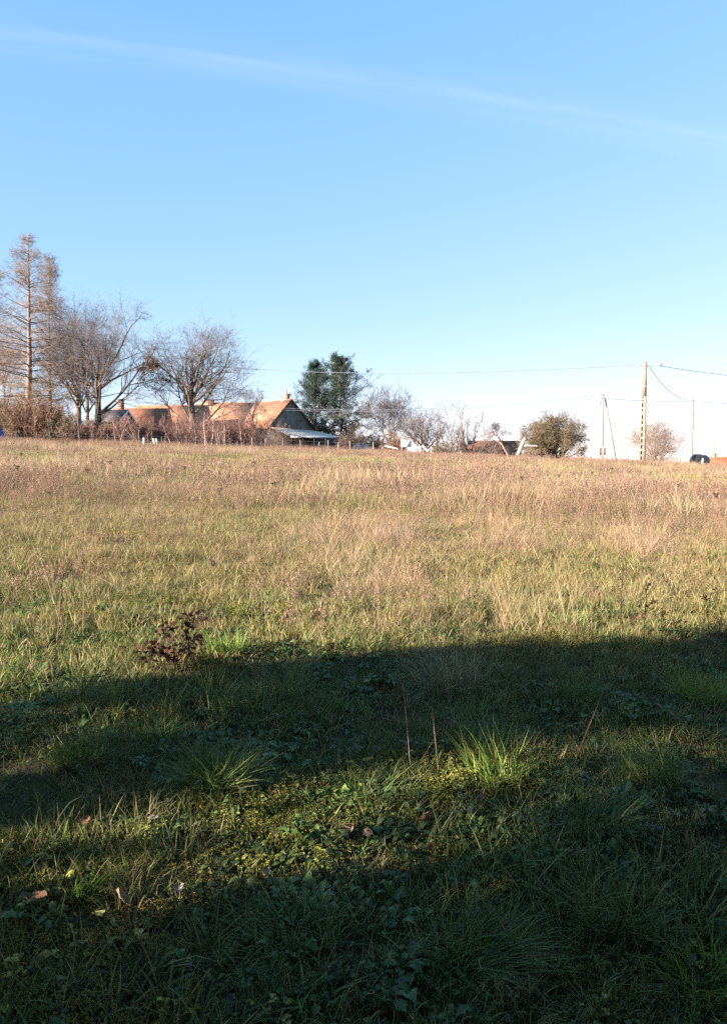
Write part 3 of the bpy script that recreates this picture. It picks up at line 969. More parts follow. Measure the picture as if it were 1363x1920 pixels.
a0, a1 = W(232, 768, D), W(300, 768, D)
zb = gz1(a0[0], D)
gable_house('brick_outbuilding', ((a0[0] + a1[0]) / 2, D), math.radians(3), a1[0] - a0[0] + 2.5, 7.0, W(260, 806, D)[2] - zb, a0[2] - zb,
            'outbuilding with a dull red-brown roof behind the purple scrub', BRICK_RED, tile_mat('roof_tiles_dull', (0.34, 0.155, 0.095), (0.27, 0.12, 0.075), (0.13, 0.07, 0.045)), zb)
D = 118.0
a0, a1 = W(190, 771, D), W(240, 771, D)
zb = gz1(a0[0], D)
shed = gable_house('slate_shed', ((a0[0] + a1[0]) / 2, D), math.radians(-12), a1[0] - a0[0], 5.0, W(210, 792, D)[2] - zb, a0[2] - zb,
                   'shed with a small blue-grey slate roof below the spreading oak', RENDER_GREY, SLATE, zb, verge=WHITE_PAINT, category='shed')
chimney(shed, 0.9, 0.5, a0[2] - zb - 0.6, W(225, 748, D)[2] - zb, 0.62, BRICK_RED, False)

# lean-to: a pale sheet roof falling towards us in front of the gable, posts and a dark shed under it
root = empty('lean_to', GX(560, 122), 'open lean-to with a thin pale sheet roof in front of the grey gable', 'lean-to')
ob = np.array(root.location)
A, B_, C_, D_ = W(505, 801, 129), W(592, 809, 129), W(633, 819, 116), W(545, 818.5, 116)
up = np.array([0, 0, 0.10])
m = MB().hexa([D_ - ob, C_ - ob, B_ - ob, A - ob, D_ + up - ob, C_ + up - ob, B_ + up - ob, A + up - ob])
place('roof', m.mesh('roof', noisy('sheet_roof_pale', (0.50, 0.43, 0.34), (0.62, 0.55, 0.45), 2.0, 0.95, 0.0, 0.05), ), root)
edge = D_ + (C_ - D_) * np.linspace(0.02, 0.98, 5)[:, None]
for e in edge:
    g = gz1(e[0], e[1])
    p = MB().tubes(np.array([[[e[0], e[1] + 0.2, g - 0.3], [e[0], e[1] + 0.2, (g + e[2]) / 2], [e[0], e[1] + 0.2, e[2]]]]) - ob, np.full((1, 3), 0.07), 6)
    place('post', p.mesh('post', OLD_WOOD), root)
fm = MB().hexa([D_ - ob + [0, -0.03, -0.18], C_ - ob + [0, -0.03, -0.18], C_ - ob + [0, -0.01, -0.18], D_ - ob + [0, -0.01, -0.18],
                D_ - ob + [0, -0.03, 0.12], C_ - ob + [0, -0.03, 0.12], C_ - ob + [0, -0.01, 0.12], D_ - ob + [0, -0.01, 0.12]])
place('fascia', fm.mesh('fascia', WHITE_PAINT), root)
bw0, bw1 = W(470, 806, 128), W(636, 814, 128)
g = min(gz1(bw0[0], 128), gz1(bw1[0], 128))
bm_ = MB().box((bw0[0] - ob[0], 127.6 - ob[1], g - 0.5 - ob[2]), (bw1[0] - ob[0], 127.8 - ob[1], bw1[2] - ob[2] - 0.2))
place('back_wall', bm_.mesh('back_wall', DARK_WOOD), root)

# low roofs beyond the crest
D = 126.0
a0, a1 = W(866, 829, D), W(968, 831, D)
zb = a0[2] - 6.0
h2 = gable_house('sunken_house', ((a0[0] + a1[0]) / 2, D), math.radians(2), a1[0] - a0[0], 9.0, 2.6, 6.0,
                 'house of which only a brown roof with two chimneys shows above the grass', RENDER_PALE, TILE_BROWN, zb)
hl = (a1[0] - a0[0]) / 2
chimney(h2, -hl + 0.55, -0.6, 4.6, 6.55, 0.55, WHITE_PAINT, False, 0.9)
chimney(h2, hl - 2.6, -0.5, 4.6, 6.3, 0.5, BRICK_RED, False, 0.6)
D = 96.0
a0, a1 = W(1327, 862.5, D), W(1420, 858, D)
zb = a0[2] - 4.6
h3 = gable_house('red_roofed_house', ((a0[0] + a1[0]) / 2, D), math.radians(-3), a1[0] - a0[0], 7.0, 2.4, 4.75,
                 'house at the right edge whose bright red-orange roof just tops the grass', RENDER_PALE, tile_mat('roof_tiles_red', (0.42, 0.14, 0.07), (0.35, 0.11, 0.055), (0.17, 0.06, 0.04)), zb)
hl = (a1[0] - a0[0]) / 2
chimney(h3, -hl + 0.75, 0, 4.2, 5.45, 0.3, BRICK_RED, False)

# ------------------------------------------------------------------ poles, wires, lamp
CONCRETE = noisy('pole_concrete', (0.19, 0.145, 0.108), (0.25, 0.195, 0.15), 3.0, 0.9, 0.2)
STEEL = noisy('galvanised_steel', (0.35, 0.37, 0.40), (0.48, 0.50, 0.53), 8.0, 0.5, 0.0, metallic=0.6)
CABLE = noisy('black_cable', (0.09, 0.10, 0.13), (0.14, 0.15, 0.19), 3.0, 0.6)
POLE_WOOD = noisy('treated_pole', (0.15, 0.11, 0.095), (0.25, 0.19, 0.16), 4.0, 0.9, 0.2, stretch=(3, 3, 0.3))
LAMP_GREY = noisy('lamp_housing', (0.62, 0.58, 0.58), (0.72, 0.68, 0.68), 4.0, 0.5)


LAMP_GREY = noisy('lamp_housing', (0.62, 0.58, 0.58), (0.72, 0.68, 0.68), 4.0, 0.5)


def concrete_pole(px, d, top, label, rungs=True, lamp=True):
    b = GX(px, d)
    h = h_from(px + 5, top, d, b)
    root = empty('concrete_pole', b, label, 'utility pole', rotz=math.radians(-24))
    wb, wt, db, dt = 0.245, 0.19, 0.17, 0.125            # half sizes at foot and top
    hw = lambda z: wb + (wt - wb) * z / h
    hd = lambda z: db + (dt - db) * z / h
    m = MB()
    fl = 0.055                                          # flanges left and right, web set back, pockets between rungs

    def frustum(x0, x1, y0, y1, z0, z1):
        # fractions of the half sizes
        V = []
        for z in (z0, z1):
            for fx, fy in ((x0, y0), (x1, y0), (x1, y1), (x0, y1)):
                V.append([fx * hw(z), fy * hd(z), z])
        m.hexa(V)
    zp = h * 0.68                                       # pockets down the left of the face up to here, solid above
    frustum(-1, -0.70, -1, 1, -0.4, zp)
    frustum(-0.15, 1, -1, 1, -0.4, zp)
    frustum(-0.70, -0.15, 0.0, 0.98, -0.4, zp)
    frustum(-1, 1, -1, 1, zp, h)
    n = 12
    for i in range(n + 1):
        z = zp * i / n
        frustum(-0.70, -0.15, -0.97, 0.0, z - 0.11, min(z + 0.11, zp))
    place('shaft', m.mesh('shaft', CONCRETE), root)
    for i in range(8):
        z = h * (0.04 + 0.93 * i / 7.6)
        s = MB()
        a, e = hw(z) + 0.012, hd(z) + 0.012
        s.box((-a, -e, z - 0.03), (a, e, z + 0.03))
        place('strap', s.mesh('strap', noisy('strap_grey', (0.40, 0.34, 0.28), (0.48, 0.42, 0.36), 3.0, 0.7)), root)
    cap = MB().box((-wt - 0.01, -dt - 0.01, h + 0.002), (wt + 0.01, dt + 0.01, h + 0.05))
    place('cap', cap.mesh('cap', CONCRETE), root)
    for s in (-1, 1):
        k = MB().tubes(np.array([[[s * wt, 0, h - 0.25], [s * (wt + 0.18), 0, h - 0.22], [s * (wt + 0.22), 0, h - 0.42]]]), np.full((1, 3), 0.03), 6, True)
        place('cable_hook', k.mesh('cable_hook', STEEL), root)
    return root, b, h


cp, cpb, cph = concrete_pole(1203, 72, 680, 'tall concrete pole with ladder pockets and a street lamp')
root2, p3b, p3h = concrete_pole(363, 106, 676, 'concrete pole standing up through the middle of the walnut crown')

lampb = W(1209, 685, 72)
lr = empty('street_lamp', lampb, 'street lamp on a short arm at the top of the concrete pole', 'street lamp')
arm = MB().tubes(np.array([[[0.16, 0, -0.12], [0.35, -0.02, 0.0], [0.7, -0.03, 0.0], [1.05, -0.03, 0.03]]]), np.full((1, 4), 0.03), 6, True)
place('arm', arm.mesh('arm', STEEL), lr)
hd_ = MB()
n = 9
for i in range(1):
    t = np.linspace(0, 1, n)
    P = np.stack([0.95 + 0.62 * t, np.full(n, -0.03), 0.03 + 0.10 * t], 1)[None]
    R = (0.06 + 0.10 * np.sin(np.clip(t * 1.05, 0, 1) * math.pi) ** 0.7)[None]
    hd_.tubes(P, R, 10, True)
place('head', hd_.mesh('head', LAMP_GREY, True), lr)
gl = MB().box((1.12, -0.12, -0.055), (1.45, 0.06, -0.035))
place('lens', gl.mesh('lens', noisy('lamp_lens', (0.55, 0.56, 0.58), (0.7, 0.7, 0.72), 2.0, 0.2)), lr)


def wood_pole(px, px_top, d, top, label, r=0.11):
    b = GX(px, d)
    h = h_from(px_top, top, d, b)
    root = empty('telegraph_pole', b, label, 'telegraph pole')
    dx = W(px_top, top, d)[0] - b[0]
    z = np.linspace(-0.4, h, 6)
    P = np.stack([dx * np.clip(z / h, 0, 1) * 0.25, np.zeros(6), z], 1)[None]
    place('shaft', MB().tubes(P, np.linspace(r, r * 0.7, 6)[None], 9, True).mesh('shaft', POLE_WOOD, True), root)
    for k, (dz, s) in enumerate(((0.12, -1), (0.55, -1))):
        top_ = np.array([dx * 0.25, 0, h - dz])
        q = MB().tubes(np.array([[top_ + [s * 0.06, 0, 0], top_ + [s * 0.25, 0, 0.03], top_ + [s * 0.42, 0, -0.02]]]), np.array([[0.035, 0.03, 0.05]]), 6, True)
        place('insulator', q.mesh('insulator', STEEL), root)
    return root, b, h


tp, tpb, tph = wood_pole(1127.5, 1131, 80, 738, 'wooden telegraph pole propped by a slanting strut')
sa, sb = W(1134, 747, 80.3) - tpb, GX(1156, 79.2) - tpb
place('strut', MB().tubes(np.array([[sb + [0, 0, -0.3], (sa + sb) / 2, sa]]), np.array([[0.10, 0.09, 0.07]]), 8, True).mesh('strut', POLE_WOOD, True), tp)
tail = MB().tubes(np.array([[[-0.28, -0.05, tph - 0.6], [-0.30, -0.05, tph - 1.0], [-0.27, -0.05, tph - 1.25]]]), np.array([[0.015, 0.07, 0.02]]), 6, True)
place('cable_joint', tail.mesh('cable_joint', CABLE), tp)
for k, (x0, x1, lab) in enumerate(((1122.2, 1127.0, 'ribbed grey cabinet on the left of the propped telegraph pole'), (1130.0, 1135.0, 'ribbed grey cabinet on the right of the propped telegraph pole'))):
    p0, p1 = W(x0, 853, 79.6), W(x1, 839, 79.6)
    cb = empty('junction_cabinet', (p0[0], 79.5, p0[2]), lab, 'cabinet', 'cabinets at the telegraph pole')
    w_, h_ = p1[0] - p0[0], p1[2] - p0[2]
    place('body', MB().box((0, 0, 0), (w_, 0.12, h_)).mesh('body', noisy('cabinet_grey', (0.42, 0.40, 0.37), (0.52, 0.50, 0.46), 3.0, 0.7)), cb)
    for j in range(4):
        place('rib', MB().box((w_ * (j + 0.15) / 4, -0.03, 0.03), (w_ * (j + 0.5) / 4, -0.002, h_ - 0.03)).mesh('rib', POLE_WOOD), cb)
    place('stand', MB().tubes(np.array([[[w_ / 2, 0.06, -1.2], [w_ / 2, 0.06, -0.5], [w_ / 2, 0.06, 0]]]), np.full((1, 3), 0.04), 6).mesh('stand', OLD_WOOD), cb)
sp_ = GX(1151, 79)
tag(place('stub_post', MB().tubes(np.array([[[0, 0, -0.3], [0, 0, 0.5], [0, 0, 1.0]]]), np.full((1, 3), 0.09), 8, True).mesh('stub_post', OLD_WOOD), None, sp_),
    'short grey post beside the foot of the pole strut', 'post')
tp2, tp2b, tp2h = wood_pole(1295, 1298, 84, 748, 'wooden telegraph pole at the right by the wrapped bales')
place('step_bar', MB().tubes(np.array([[[-0.02, -0.1, 4.3], [0.3, -0.1, 4.28], [0.6, -0.1, 4.25]]]), np.full((1, 3), 0.02), 5, True).mesh('step_bar', STEEL), tp2)


def wire(p, q, sag, label, r=0.016, group=None):
    r = max(r * 1.3, 0.021)
    t = np.linspace(0, 1, 41)[:, None]
    P = p + (q - p) * t
    P[:, 2] -= sag * 4 * (t[:, 0] * (1 - t[:, 0]))
    c = P[0].copy()
    o = place('overhead_wire', MB().tubes((P - c)[None], np.full((1, 41), r), 5).mesh('overhead_wire', CABLE), None, c)
    tag(o, label, 'wire', group)


ctop = W(1206, 684, 72)
wire(W(367, 684, 106), ctop + [-0.25, 0, 0], 0.95, 'long wire from the walnut tree to the tall concrete pole', 0.022)
wire(W(1216, 686, 72), W(1297, 750, 84), 0.9, 'sagging wire from the concrete pole down to the right telegraph pole', 0.018)
wire(W(1236, 685, 72), W(1560, 640, 60), 0.75, 'upper wire leaving the concrete pole past the right edge', 0.016)
wire(W(1238, 686.5, 72), W(1640, 722, 96), 0.45, 'lower wire leaving the concrete pole past the right edge', 0.018)
wire(W(1129, 741, 80), W(366, 752, 106), 1.35, 'upper telephone wire from the propped pole leftward past the bare trees', 0.014)
wire(W(1129, 746.5, 80), W(366, 758, 106), 1.15, 'lower telephone wire from the propped pole leftward past the bare trees', 0.014)
wire(W(1132, 747, 80), W(1297, 753, 84), 0.10, 'telephone wire joining the two wooden telegraph poles', 0.011)
wire(W(1298, 753, 84), W(1500, 757, 90), 0.15, 'telephone wire running right from the right telegraph pole', 0.011)
wire(W(1297, 772, 84), W(1262, 858, 86), 0.05, 'guy wire slanting down left from the right telegraph pole', 0.010)

# ------------------------------------------------------------------ small things along the far edge
BALE_BLACK = noisy('black_wrap', (0.016, 0.018, 0.022), (0.035, 0.04, 0.045), 3.0, 0.35, 0.5, 0.5)
BALE_GREY = noisy('grey_wrap', (0.17, 0.18, 0.20), (0.25, 0.26, 0.28), 3.0, 0.45, 0.5, 0.4)


def bale(c, r, l, ang, mat, label, seed):
    """a wrapped round bale lying on its side: lathe with rounded rims, dented by noise"""
    root = empty('wrapped_bale', c, label, 'bale', 'wrapped bales', rotz=ang)
    rng = np.random.default_rng(seed)
    prof = [(-l / 2, 0.02), (-l / 2, r * 0.6), (-l / 2 + 0.02, r * 0.9), (-l / 2 + 0.10, r), (-l * 0.2, r * 1.02), (0, r), (l * 0.2, r * 1.02), (l / 2 - 0.10, r), (l / 2 - 0.02, r * 0.9), (l / 2, r * 0.6), (l / 2, 0.02)]
    P = np.array([[[0, p[0], r * 0.93] for p in prof]])
    m = MB().tubes(P, np.array([[p[1] for p in prof]]), 22)
    V = m.v[0]
    V += rng.normal(size=V.shape) * 0.012
    V[:, 2] = np.maximum(V[:, 2], 0.0)
    place('wrap', m.mesh('wrap', mat, True), root)
    pl = MB()
    for k in range(5):
        pl.box((-r + 2 * r * (k + 0.1) / 5, -l / 2, -0.06), (-r + 2 * r * (k + 0.8) / 5, l / 2, -0.02))
    for yy in (-l / 2, -0.06, l / 2 - 0.12):
        pl.box((-r, yy, -0.34), (r, yy + 0.12, -0.062))
    place('pallet', pl.mesh('pallet', OLD_WOOD), root)
    tail = MB().leaves(np.array([[r * 0.2, -l / 2 - 0.03, r * 0.9], [r * 0.35, -l / 2 - 0.03, r * 0.6]]), 0.45, 0.22, rng, np.array([[0.3, -0.1, -1.0], [0.1, -0.1, 1.0]]))
    place('loose_flap', tail.mesh('loose_flap', noisy('wrap_flap', (0.45, 0.42, 0.34), (0.60, 0.56, 0.45), 3.0, 0.6)), root)


bale(GX(1305, 75.5) + [0, 0, 0.30], 0.60, 0.95, math.radians(8), BALE_BLACK, 'black wrapped round bale right of the telegraph pole', 1)
bale(GX(1317, 76.7) + [0, 0, 0.30], 0.58, 1.0, math.radians(-28), BALE_GREY, 'grey wrapped round bale leaning against the black one', 2)

# blue tarpaulin at the left edge, dark tarpaulin heap by the pines


def tarp(name, base, sx, sy, h, mat, label, seed):
    rng = np.random.default_rng(seed)
    n = 26
    u = np.linspace(-1, 1, n)
    X, Y = np.meshgrid(u, u)
    rr = np.maximum(np.abs(X), np.abs(Y))
    Z = h * (1 - rr ** 5) * (0.82 + 0.3 * fbm(X * 3 + seed, Y * 3, 1.0, seed)) + 0.05 * h * np.sin(9 * X + 3 * Y) * (rr ** 2)
    V = np.stack([X * sx / 2 * (1 + 0.05 * rng.normal(size=X.shape)), Y * sy / 2, Z - 0.05], -1).reshape(-1, 3)
    i = np.arange(n * n).reshape(n, n)
    q = np.stack([i[:-1, :-1], i[:-1, 1:], i[1:, 1:], i[1:, :-1]], -1).reshape(-1, 4)
    tag(place(name, MB().add(V, q).mesh(name, mat, True), None, base), label, 'tarpaulin')


tarp('blue_tarpaulin', GX(-16, 88), 2.9, 2.0, 2.0, noisy('blue_tarp', (0.02, 0.09, 0.30), (0.035, 0.14, 0.42), 2.0, 0.4, 0.3), 'blue tarpaulin over a heap at the far left edge', 4)
tarp('dark_tarpaulin', GX(681, 96), 2.9, 1.8, 1.35, noisy('dark_tarp', (0.02, 0.02, 0.026), (0.045, 0.045, 0.055), 3.0, 0.5, 0.3), 'low dark tarpaulin over a heap right of the pines', 5)

# white board on posts, rail and log by it
p0, p1 = W(752, 838, 88), W(771, 825.5, 88)
wbr = empty('white_board', (p0[0], 88, gz1(p0[0], 88)), 'blank white board on posts in front of the pollard', 'board')
w_, zlo, zhi = p1[0] - p0[0], p0[2] - wbr.location[2], p1[2] - wbr.location[2]
place('panel', MB().box((0, 0, zlo), (w_, 0.04, zhi)).mesh('panel', WHITE_PAINT), wbr)
for x in (0.08, w_ - 0.08):
    place('post', MB().box((x - 0.04, 0.043, -0.4), (x + 0.04, 0.12, zhi - 0.03)).mesh('post', OLD_WOOD), wbr)


def log(pa, pb, r, mat, name, label, category):
    pa, pb = np.array(pa), np.array(pb)
    t = np.linspace(0, 1, 7)[:, None]
    P = pa + (pb - pa) * t
    P[1:-1] += np.random.default_rng(int(abs(pa[0]) * 10)).normal(size=(5, 3)) * r * 0.25
    o = place(name, MB().tubes((P - pa)[None], np.linspace(r, r * 0.75, 7)[None], 8, True).mesh(name, mat, True), None, pa)
    tag(o, label, category)


log(W(723, 836, 86), W(747, 842.5, 85), 0.09, DEADWOOD, 'fence_rail', 'pale rail lying slanted left of the white board', 'rail')
log(W(789, 846, 86), W(786, 834, 86.4), 0.10, DEADWOOD, 'broken_post', 'broken pale post right of the white board', 'post')
log(W(803, 847, 85), W(792, 835, 86), 0.13, DEADWOOD, 'log', 'bleached log propped below the pollard', 'log')

# bleached dead trunk
b = GX(972, 80)
dt_ = empty('dead_tree', b, 'bleached bare trunk slanting up with one broken side limb', 'dead tree')
P = np.array([W(970, 854, 80), W(975, 842, 80), W(979, 832, 80), W(983, 823, 80), W(987, 818, 80.1)]) - b
place('trunk', MB().tubes(P[None], np.array([[0.17, 0.20, 0.17, 0.16, 0.10]]), 9, True).mesh('trunk', DEADWOOD, True), dt_)
P = np.array([W(979, 838, 80), W(986, 835.5, 80), W(995, 836, 80), W(1004, 836, 80), W(1012, 838, 80)]) - b
place('limb', MB().tubes(P[None], np.array([[0.09, 0.10, 0.09, 0.08, 0.05]]), 8, True).mesh('limb', DEADWOOD, True), dt_)
P = np.array([W(983, 823, 80), W(986, 817, 80), W(986, 810, 80)]) - b
place('limb', MB().tubes(P[None], np.array([[0.12, 0.09, 0.05]]), 7, True).mesh('limb', BARK_DARK, True), dt_)

# fences: thin dark posts with wire on the left, pale posts before the lean-to
POST_DARK = noisy('dark_post', (0.055, 0.055, 0.06), (0.10, 0.095, 0.09), 5.0, 0.8)


def fence(pts, h, mat, r, label, wires):
    base = GX(*pts[0])
    root = empty('wire_fence', base, label, 'fence')
    tops = []
    rng = np.random.default_rng(len(pts))
    for px, d in pts:
        p = GX(px, d) - base
        hh = h * rng.uniform(0.85, 1.1)
        le = rng.normal(size=2) * 0.05
        place('post', MB().tubes(np.array([[p + [0, 0, -0.3], p + [le[0] / 2, le[1] / 2, hh / 2], p + [le[0], le[1], hh]]]), np.full((1, 3), r), 7, True).mesh('post', mat), root)
        tops.append(p)
    for k in range(wires):
        f = h * (0.3 + 0.6 * k / max(1, wires - 1))
        P = np.array([t + [0, 0, f] for t in tops])
        place('wire', MB().tubes(P[None], np.full((1, len(P)), 0.004), 4).mesh('wire', STEEL), root)


fence([(-40, 84), (34, 84.5), (96, 85), (152, 85.5), (205, 86), (254, 86), (305, 86.5), (352, 87), (400, 87), (446, 88)], 1.5, POST_DARK, 0.045, 'wire fence on thin dark posts below the left-hand trees', 4)
fence([(474, 92), (498, 92), (531, 92), (565, 92), (597, 92), (616, 92), (634, 92), (657, 92), (700, 92)], 1.45, noisy('pale_post', (0.17, 0.145, 0.12), (0.27, 0.235, 0.195), 5.0, 0.9, 0.2), 0.06,
      'wire fence on pale posts below the lean-to', 3)
for k, px in enumerate((271.5, 290.5, 296)):
    b = GX(px, 85.5)
    o = place('tree_guard', MB().tubes(np.array([[[0, 0, -0.1], [0.02, 0, 0.5], [0.03 - 0.04 * k, 0, 1.15]]]), np.full((1, 3), 0.085 if k < 2 else 0.05), 10).mesh('tree_guard', WHITE_PAINT, True), None, b)
    tag(o, ['white tube tree guard, leftmost of three by the fence', 'stout white tube tree guard in the middle of three', 'thin white tube tree guard on the right of three'][k], 'tree guard', 'white tree guards')

# ------------------------------------------------------------------ unseen woodland edge added beside and behind the viewer to shade the foreground
def sq(s, q):
    """point s metres along the sunlight and q metres across it"""
    return s * LX - q * LY, s * LY + q * LX


def evergreen(s, q, h, rx, crown_lo, leaves, seed, label):  # added tree, kept out of view, that blocks sky light from the foreground
    rng = np.random.default_rng(seed)
    x, y = sq(s, q)
    base = np.array([x, y, gz1(x, y)])
    root = empty('evergreen_tree', base, label, 'tree', 'trees added out of view for their shade')
    tm = MB()
    P = curve(np.array([[0, 0, -0.3]]), np.array([[0, 0, 1.0]]), np.array([h * 0.85]), 8, 0.03, 0.02, rng)
    R = taper(np.array([0.24]), 9, 0.2)
    tm.tubes(P, R, 8)
    pos, d, r, t = sprout(P, R, 14, 0.25, 1.0, 60, rng)
    P1 = curve(pos, d, rng.uniform(0.4, 0.95, len(pos)) * rx, 5, 0.15, 0.03, rng)
    tm.tubes(P1, taper(r * 0.4, 6, 0.2), 5)
    place('trunk', tm.mesh('trunk', BARK, True), root)
    cl = max(20, leaves // 60)
    c = unit(rng.normal(size=(cl, 3))) * rng.uniform(0.35, 1.0, (cl, 1)) ** 0.5
    c = c * [rx, rx, (h - crown_lo) / 2] + [0, 0, (h + crown_lo) / 2]
    pts = np.repeat(c, 60, axis=0) + rng.normal(size=(cl * 60, 3)) * rx * 0.13
    pts = pts[pts[:, 2] > crown_lo * 0.7]
    lm = MB()
    col = np.stack([rng.uniform(0, 0.6, len(pts)), rng.uniform(0, 1, len(pts)), np.zeros(len(pts))], 1)
    lm.leaves(pts, rng.uniform(0.12, 0.24, len(pts)), rng.uniform(0.08, 0.15, len(pts)), rng, None, col)
    place('crown', lm.mesh('crown', LEAF_EVERGREEN), root)


HS = -9.0                                   # the hedge stands this far back along the light


def shade_hedge():
    rng = np.random.default_rng(77)
    n = 190000
    q = rng.uniform(-7.5, 5.6, n); s = HS + rng.normal(size=n) * 0.35; z = rng.uniform(0.0, 6.6, n)
    ze = z + gz(*sq(s, q)) - (s - HS) * math.tan(SUN_ELEV)                 # height at which the light through here crosses the hedge's middle
    top_q = np.interp(ze, [0, 2.8, 3.5, 3.97, 4.27, 4.73, 6.6], [4.6, 4.72, 4.92, 4.95, 4.64, 4.52, 4.3]) - 0.04  # far edge shaped to set the outline of the shadow
    top_q = top_q + 0.26 * (vnoise(ze, ze * 0, 0.5, 4) - 0.5) + 0.26 * (vnoise(ze, ze * 0, 0.13, 8) - 0.5)
    keep = q < top_q
    # gaps cut in the leaves to lay bars of sun on the verge
    wob = fbm(q * 1.0, ze * 1.0, 0.22, 6) - 0.5

    def gap(qc, zc, qr, zr, slope=0.0, w=1.0, grow=0.0):
        return ((q - qc - slope * (ze - zc)) / (qr + grow)) ** 2 + ((ze - zc) / (zr + grow)) ** 2 < 1 + w * 2 * wob
    bars = [(2.66, 3.18, 0.25, 0.33, -0.25, 0.9), (2.80, 2.91, 0.17, 0.20, 0, 1.1), (3.10, 3.10, 0.18, 0.22, -0.3, 0.9), (3.24, 3.14, 0.15, 0.12, 0, 0.8),
            (4.16, 3.00, 0.28, 0.26, 0.6, 1.3), (4.40, 3.28, 0.20, 0.30, 0, 1.3), (3.02, 3.42, 0.14, 0.14, 0, 1.5), (2.62, 3.80, 0.12, 0.10, 0, 1.6), (3.15, 3.72, 0.12, 0.12, 0, 1.6)]
    veils = [(2.98, 3.55, 0.26, 0.22, 0, 2.0), (2.60, 3.80, 0.24, 0.14, 0, 2.0), (4.30, 3.12, 0.40, 0.36, 0, 2.0), (3.2, 3.85, 0.2, 0.16, 0, 2), (2.2, 3.55, 0.12, 0.2, 0, 2)]
    g, rim, veil = (np.zeros(n, bool) for _ in range(3))
    for bar in bars:
        g |= gap(*bar); rim |= gap(*bar, grow=0.12)
    for v in veils:
        veil |= gap(*v)
    fleck = (fbm(q + 31.0, ze, 0.3, 14, 2) > 0.66) & (q > 1.5)  # thin spots added to speckle the shade with sun
    veil |= fleck
    u = rng.uniform(size=n)
    keep &= ~(g & (u > 0.004))
    keep &= ~(veil & (u > 0.16))
    rim = (rim | veil | (q > top_q - 0.15))[keep]
    q, s, z = q[keep], s[keep], z[keep]
    X, Y = sq(s, q)
    base = np.array([*sq(HS, -1.0), 0.0]); base[2] = gz1(base[0], base[1])
    pts = np.stack([X - base[0], Y - base[1], z + gz(X, Y) - base[2]], 1)
    lm = MB()
    col = np.stack([rng.uniform(0, 0.6, len(pts)), rng.uniform(0, 1, len(pts)), np.zeros(len(pts))], 1)
    ls = np.where(rim, 0.55, 1.0)
    lm.leaves(pts, rng.uniform(0.10, 0.19, len(pts)) * ls, rng.uniform(0.08, 0.13, len(pts)) * ls, rng, None, col)
    root = empty('shade_hedge', base, 'tall evergreen screen out of the picture, added for its shade, gaps cut for bars of sun', 'shade_hedge')
    place('leaves', lm.mesh('leaves', LEAF_EVERGREEN), root)
    st = MB()
    qq = np.concatenate([np.linspace(-7.2, 1.9, 17), [2.28, 3.62, 4.66]])
    k = len(qq)
    xs, ys = sq(np.full(k, HS), qq)
    P = np.stack([np.stack([xs - base[0] + rng.normal(size=k) * 0.05 * j, ys - base[1], gz(xs, ys) - base[2] - 0.2 + j * 1.05], 1) for j in range(6)], 1)
    st.tubes(P, taper(np.full(k, 0.07), 6, 0.3), 6)
    place('stems', st.mesh('stems', BARK, True), root)


shade_hedge()
for i, (s, q, h, rx, lo) in enumerate([(-6.5, -3.5, 12, 4.2, 3.2), (-2.0, -4.6, 12, 4.0, 3.0), (3.0, -5.4, 12, 4.2, 2.8), (7.5, -6.0, 11, 4.0, 2.5), (-12.5, -2.0, 12, 3.6, 2.0), (-12.5, -5.5, 13, 4.5, 1.5),
                                        (-4.6, -1.2, 10.5, 2.9, 4.6), (0.6, -1.6, 11.0, 3.4, 4.9), (4.5, -2.6, 11.0, 3.4, 4.4), (-3.0, 0.6, 11.5, 2.6, 5.2), (9.0, 0.3, 12.0, 3.2, 1.2), (13.0, 2.6, 12.0, 3.6, 1.2)]):
    evergreen(s, q, h, rx, lo, 15000, 300 + i, 'tall evergreen tree added out of view to keep sky light off the foreground')

# ------------------------------------------------------------------ grass, weeds and ground cover
BLADE = leafy('grass_blade', 0.30, 0.5, 0.3)
STALK = leafy('dry_stalk', 0.15, 0.8, 0.1, straw=(0.30, 0.20, 0.11))
COVER = leafy('broad_leaf', 0.25, 0.45, 0.35, straw=(0.16, 0.13, 0.04))


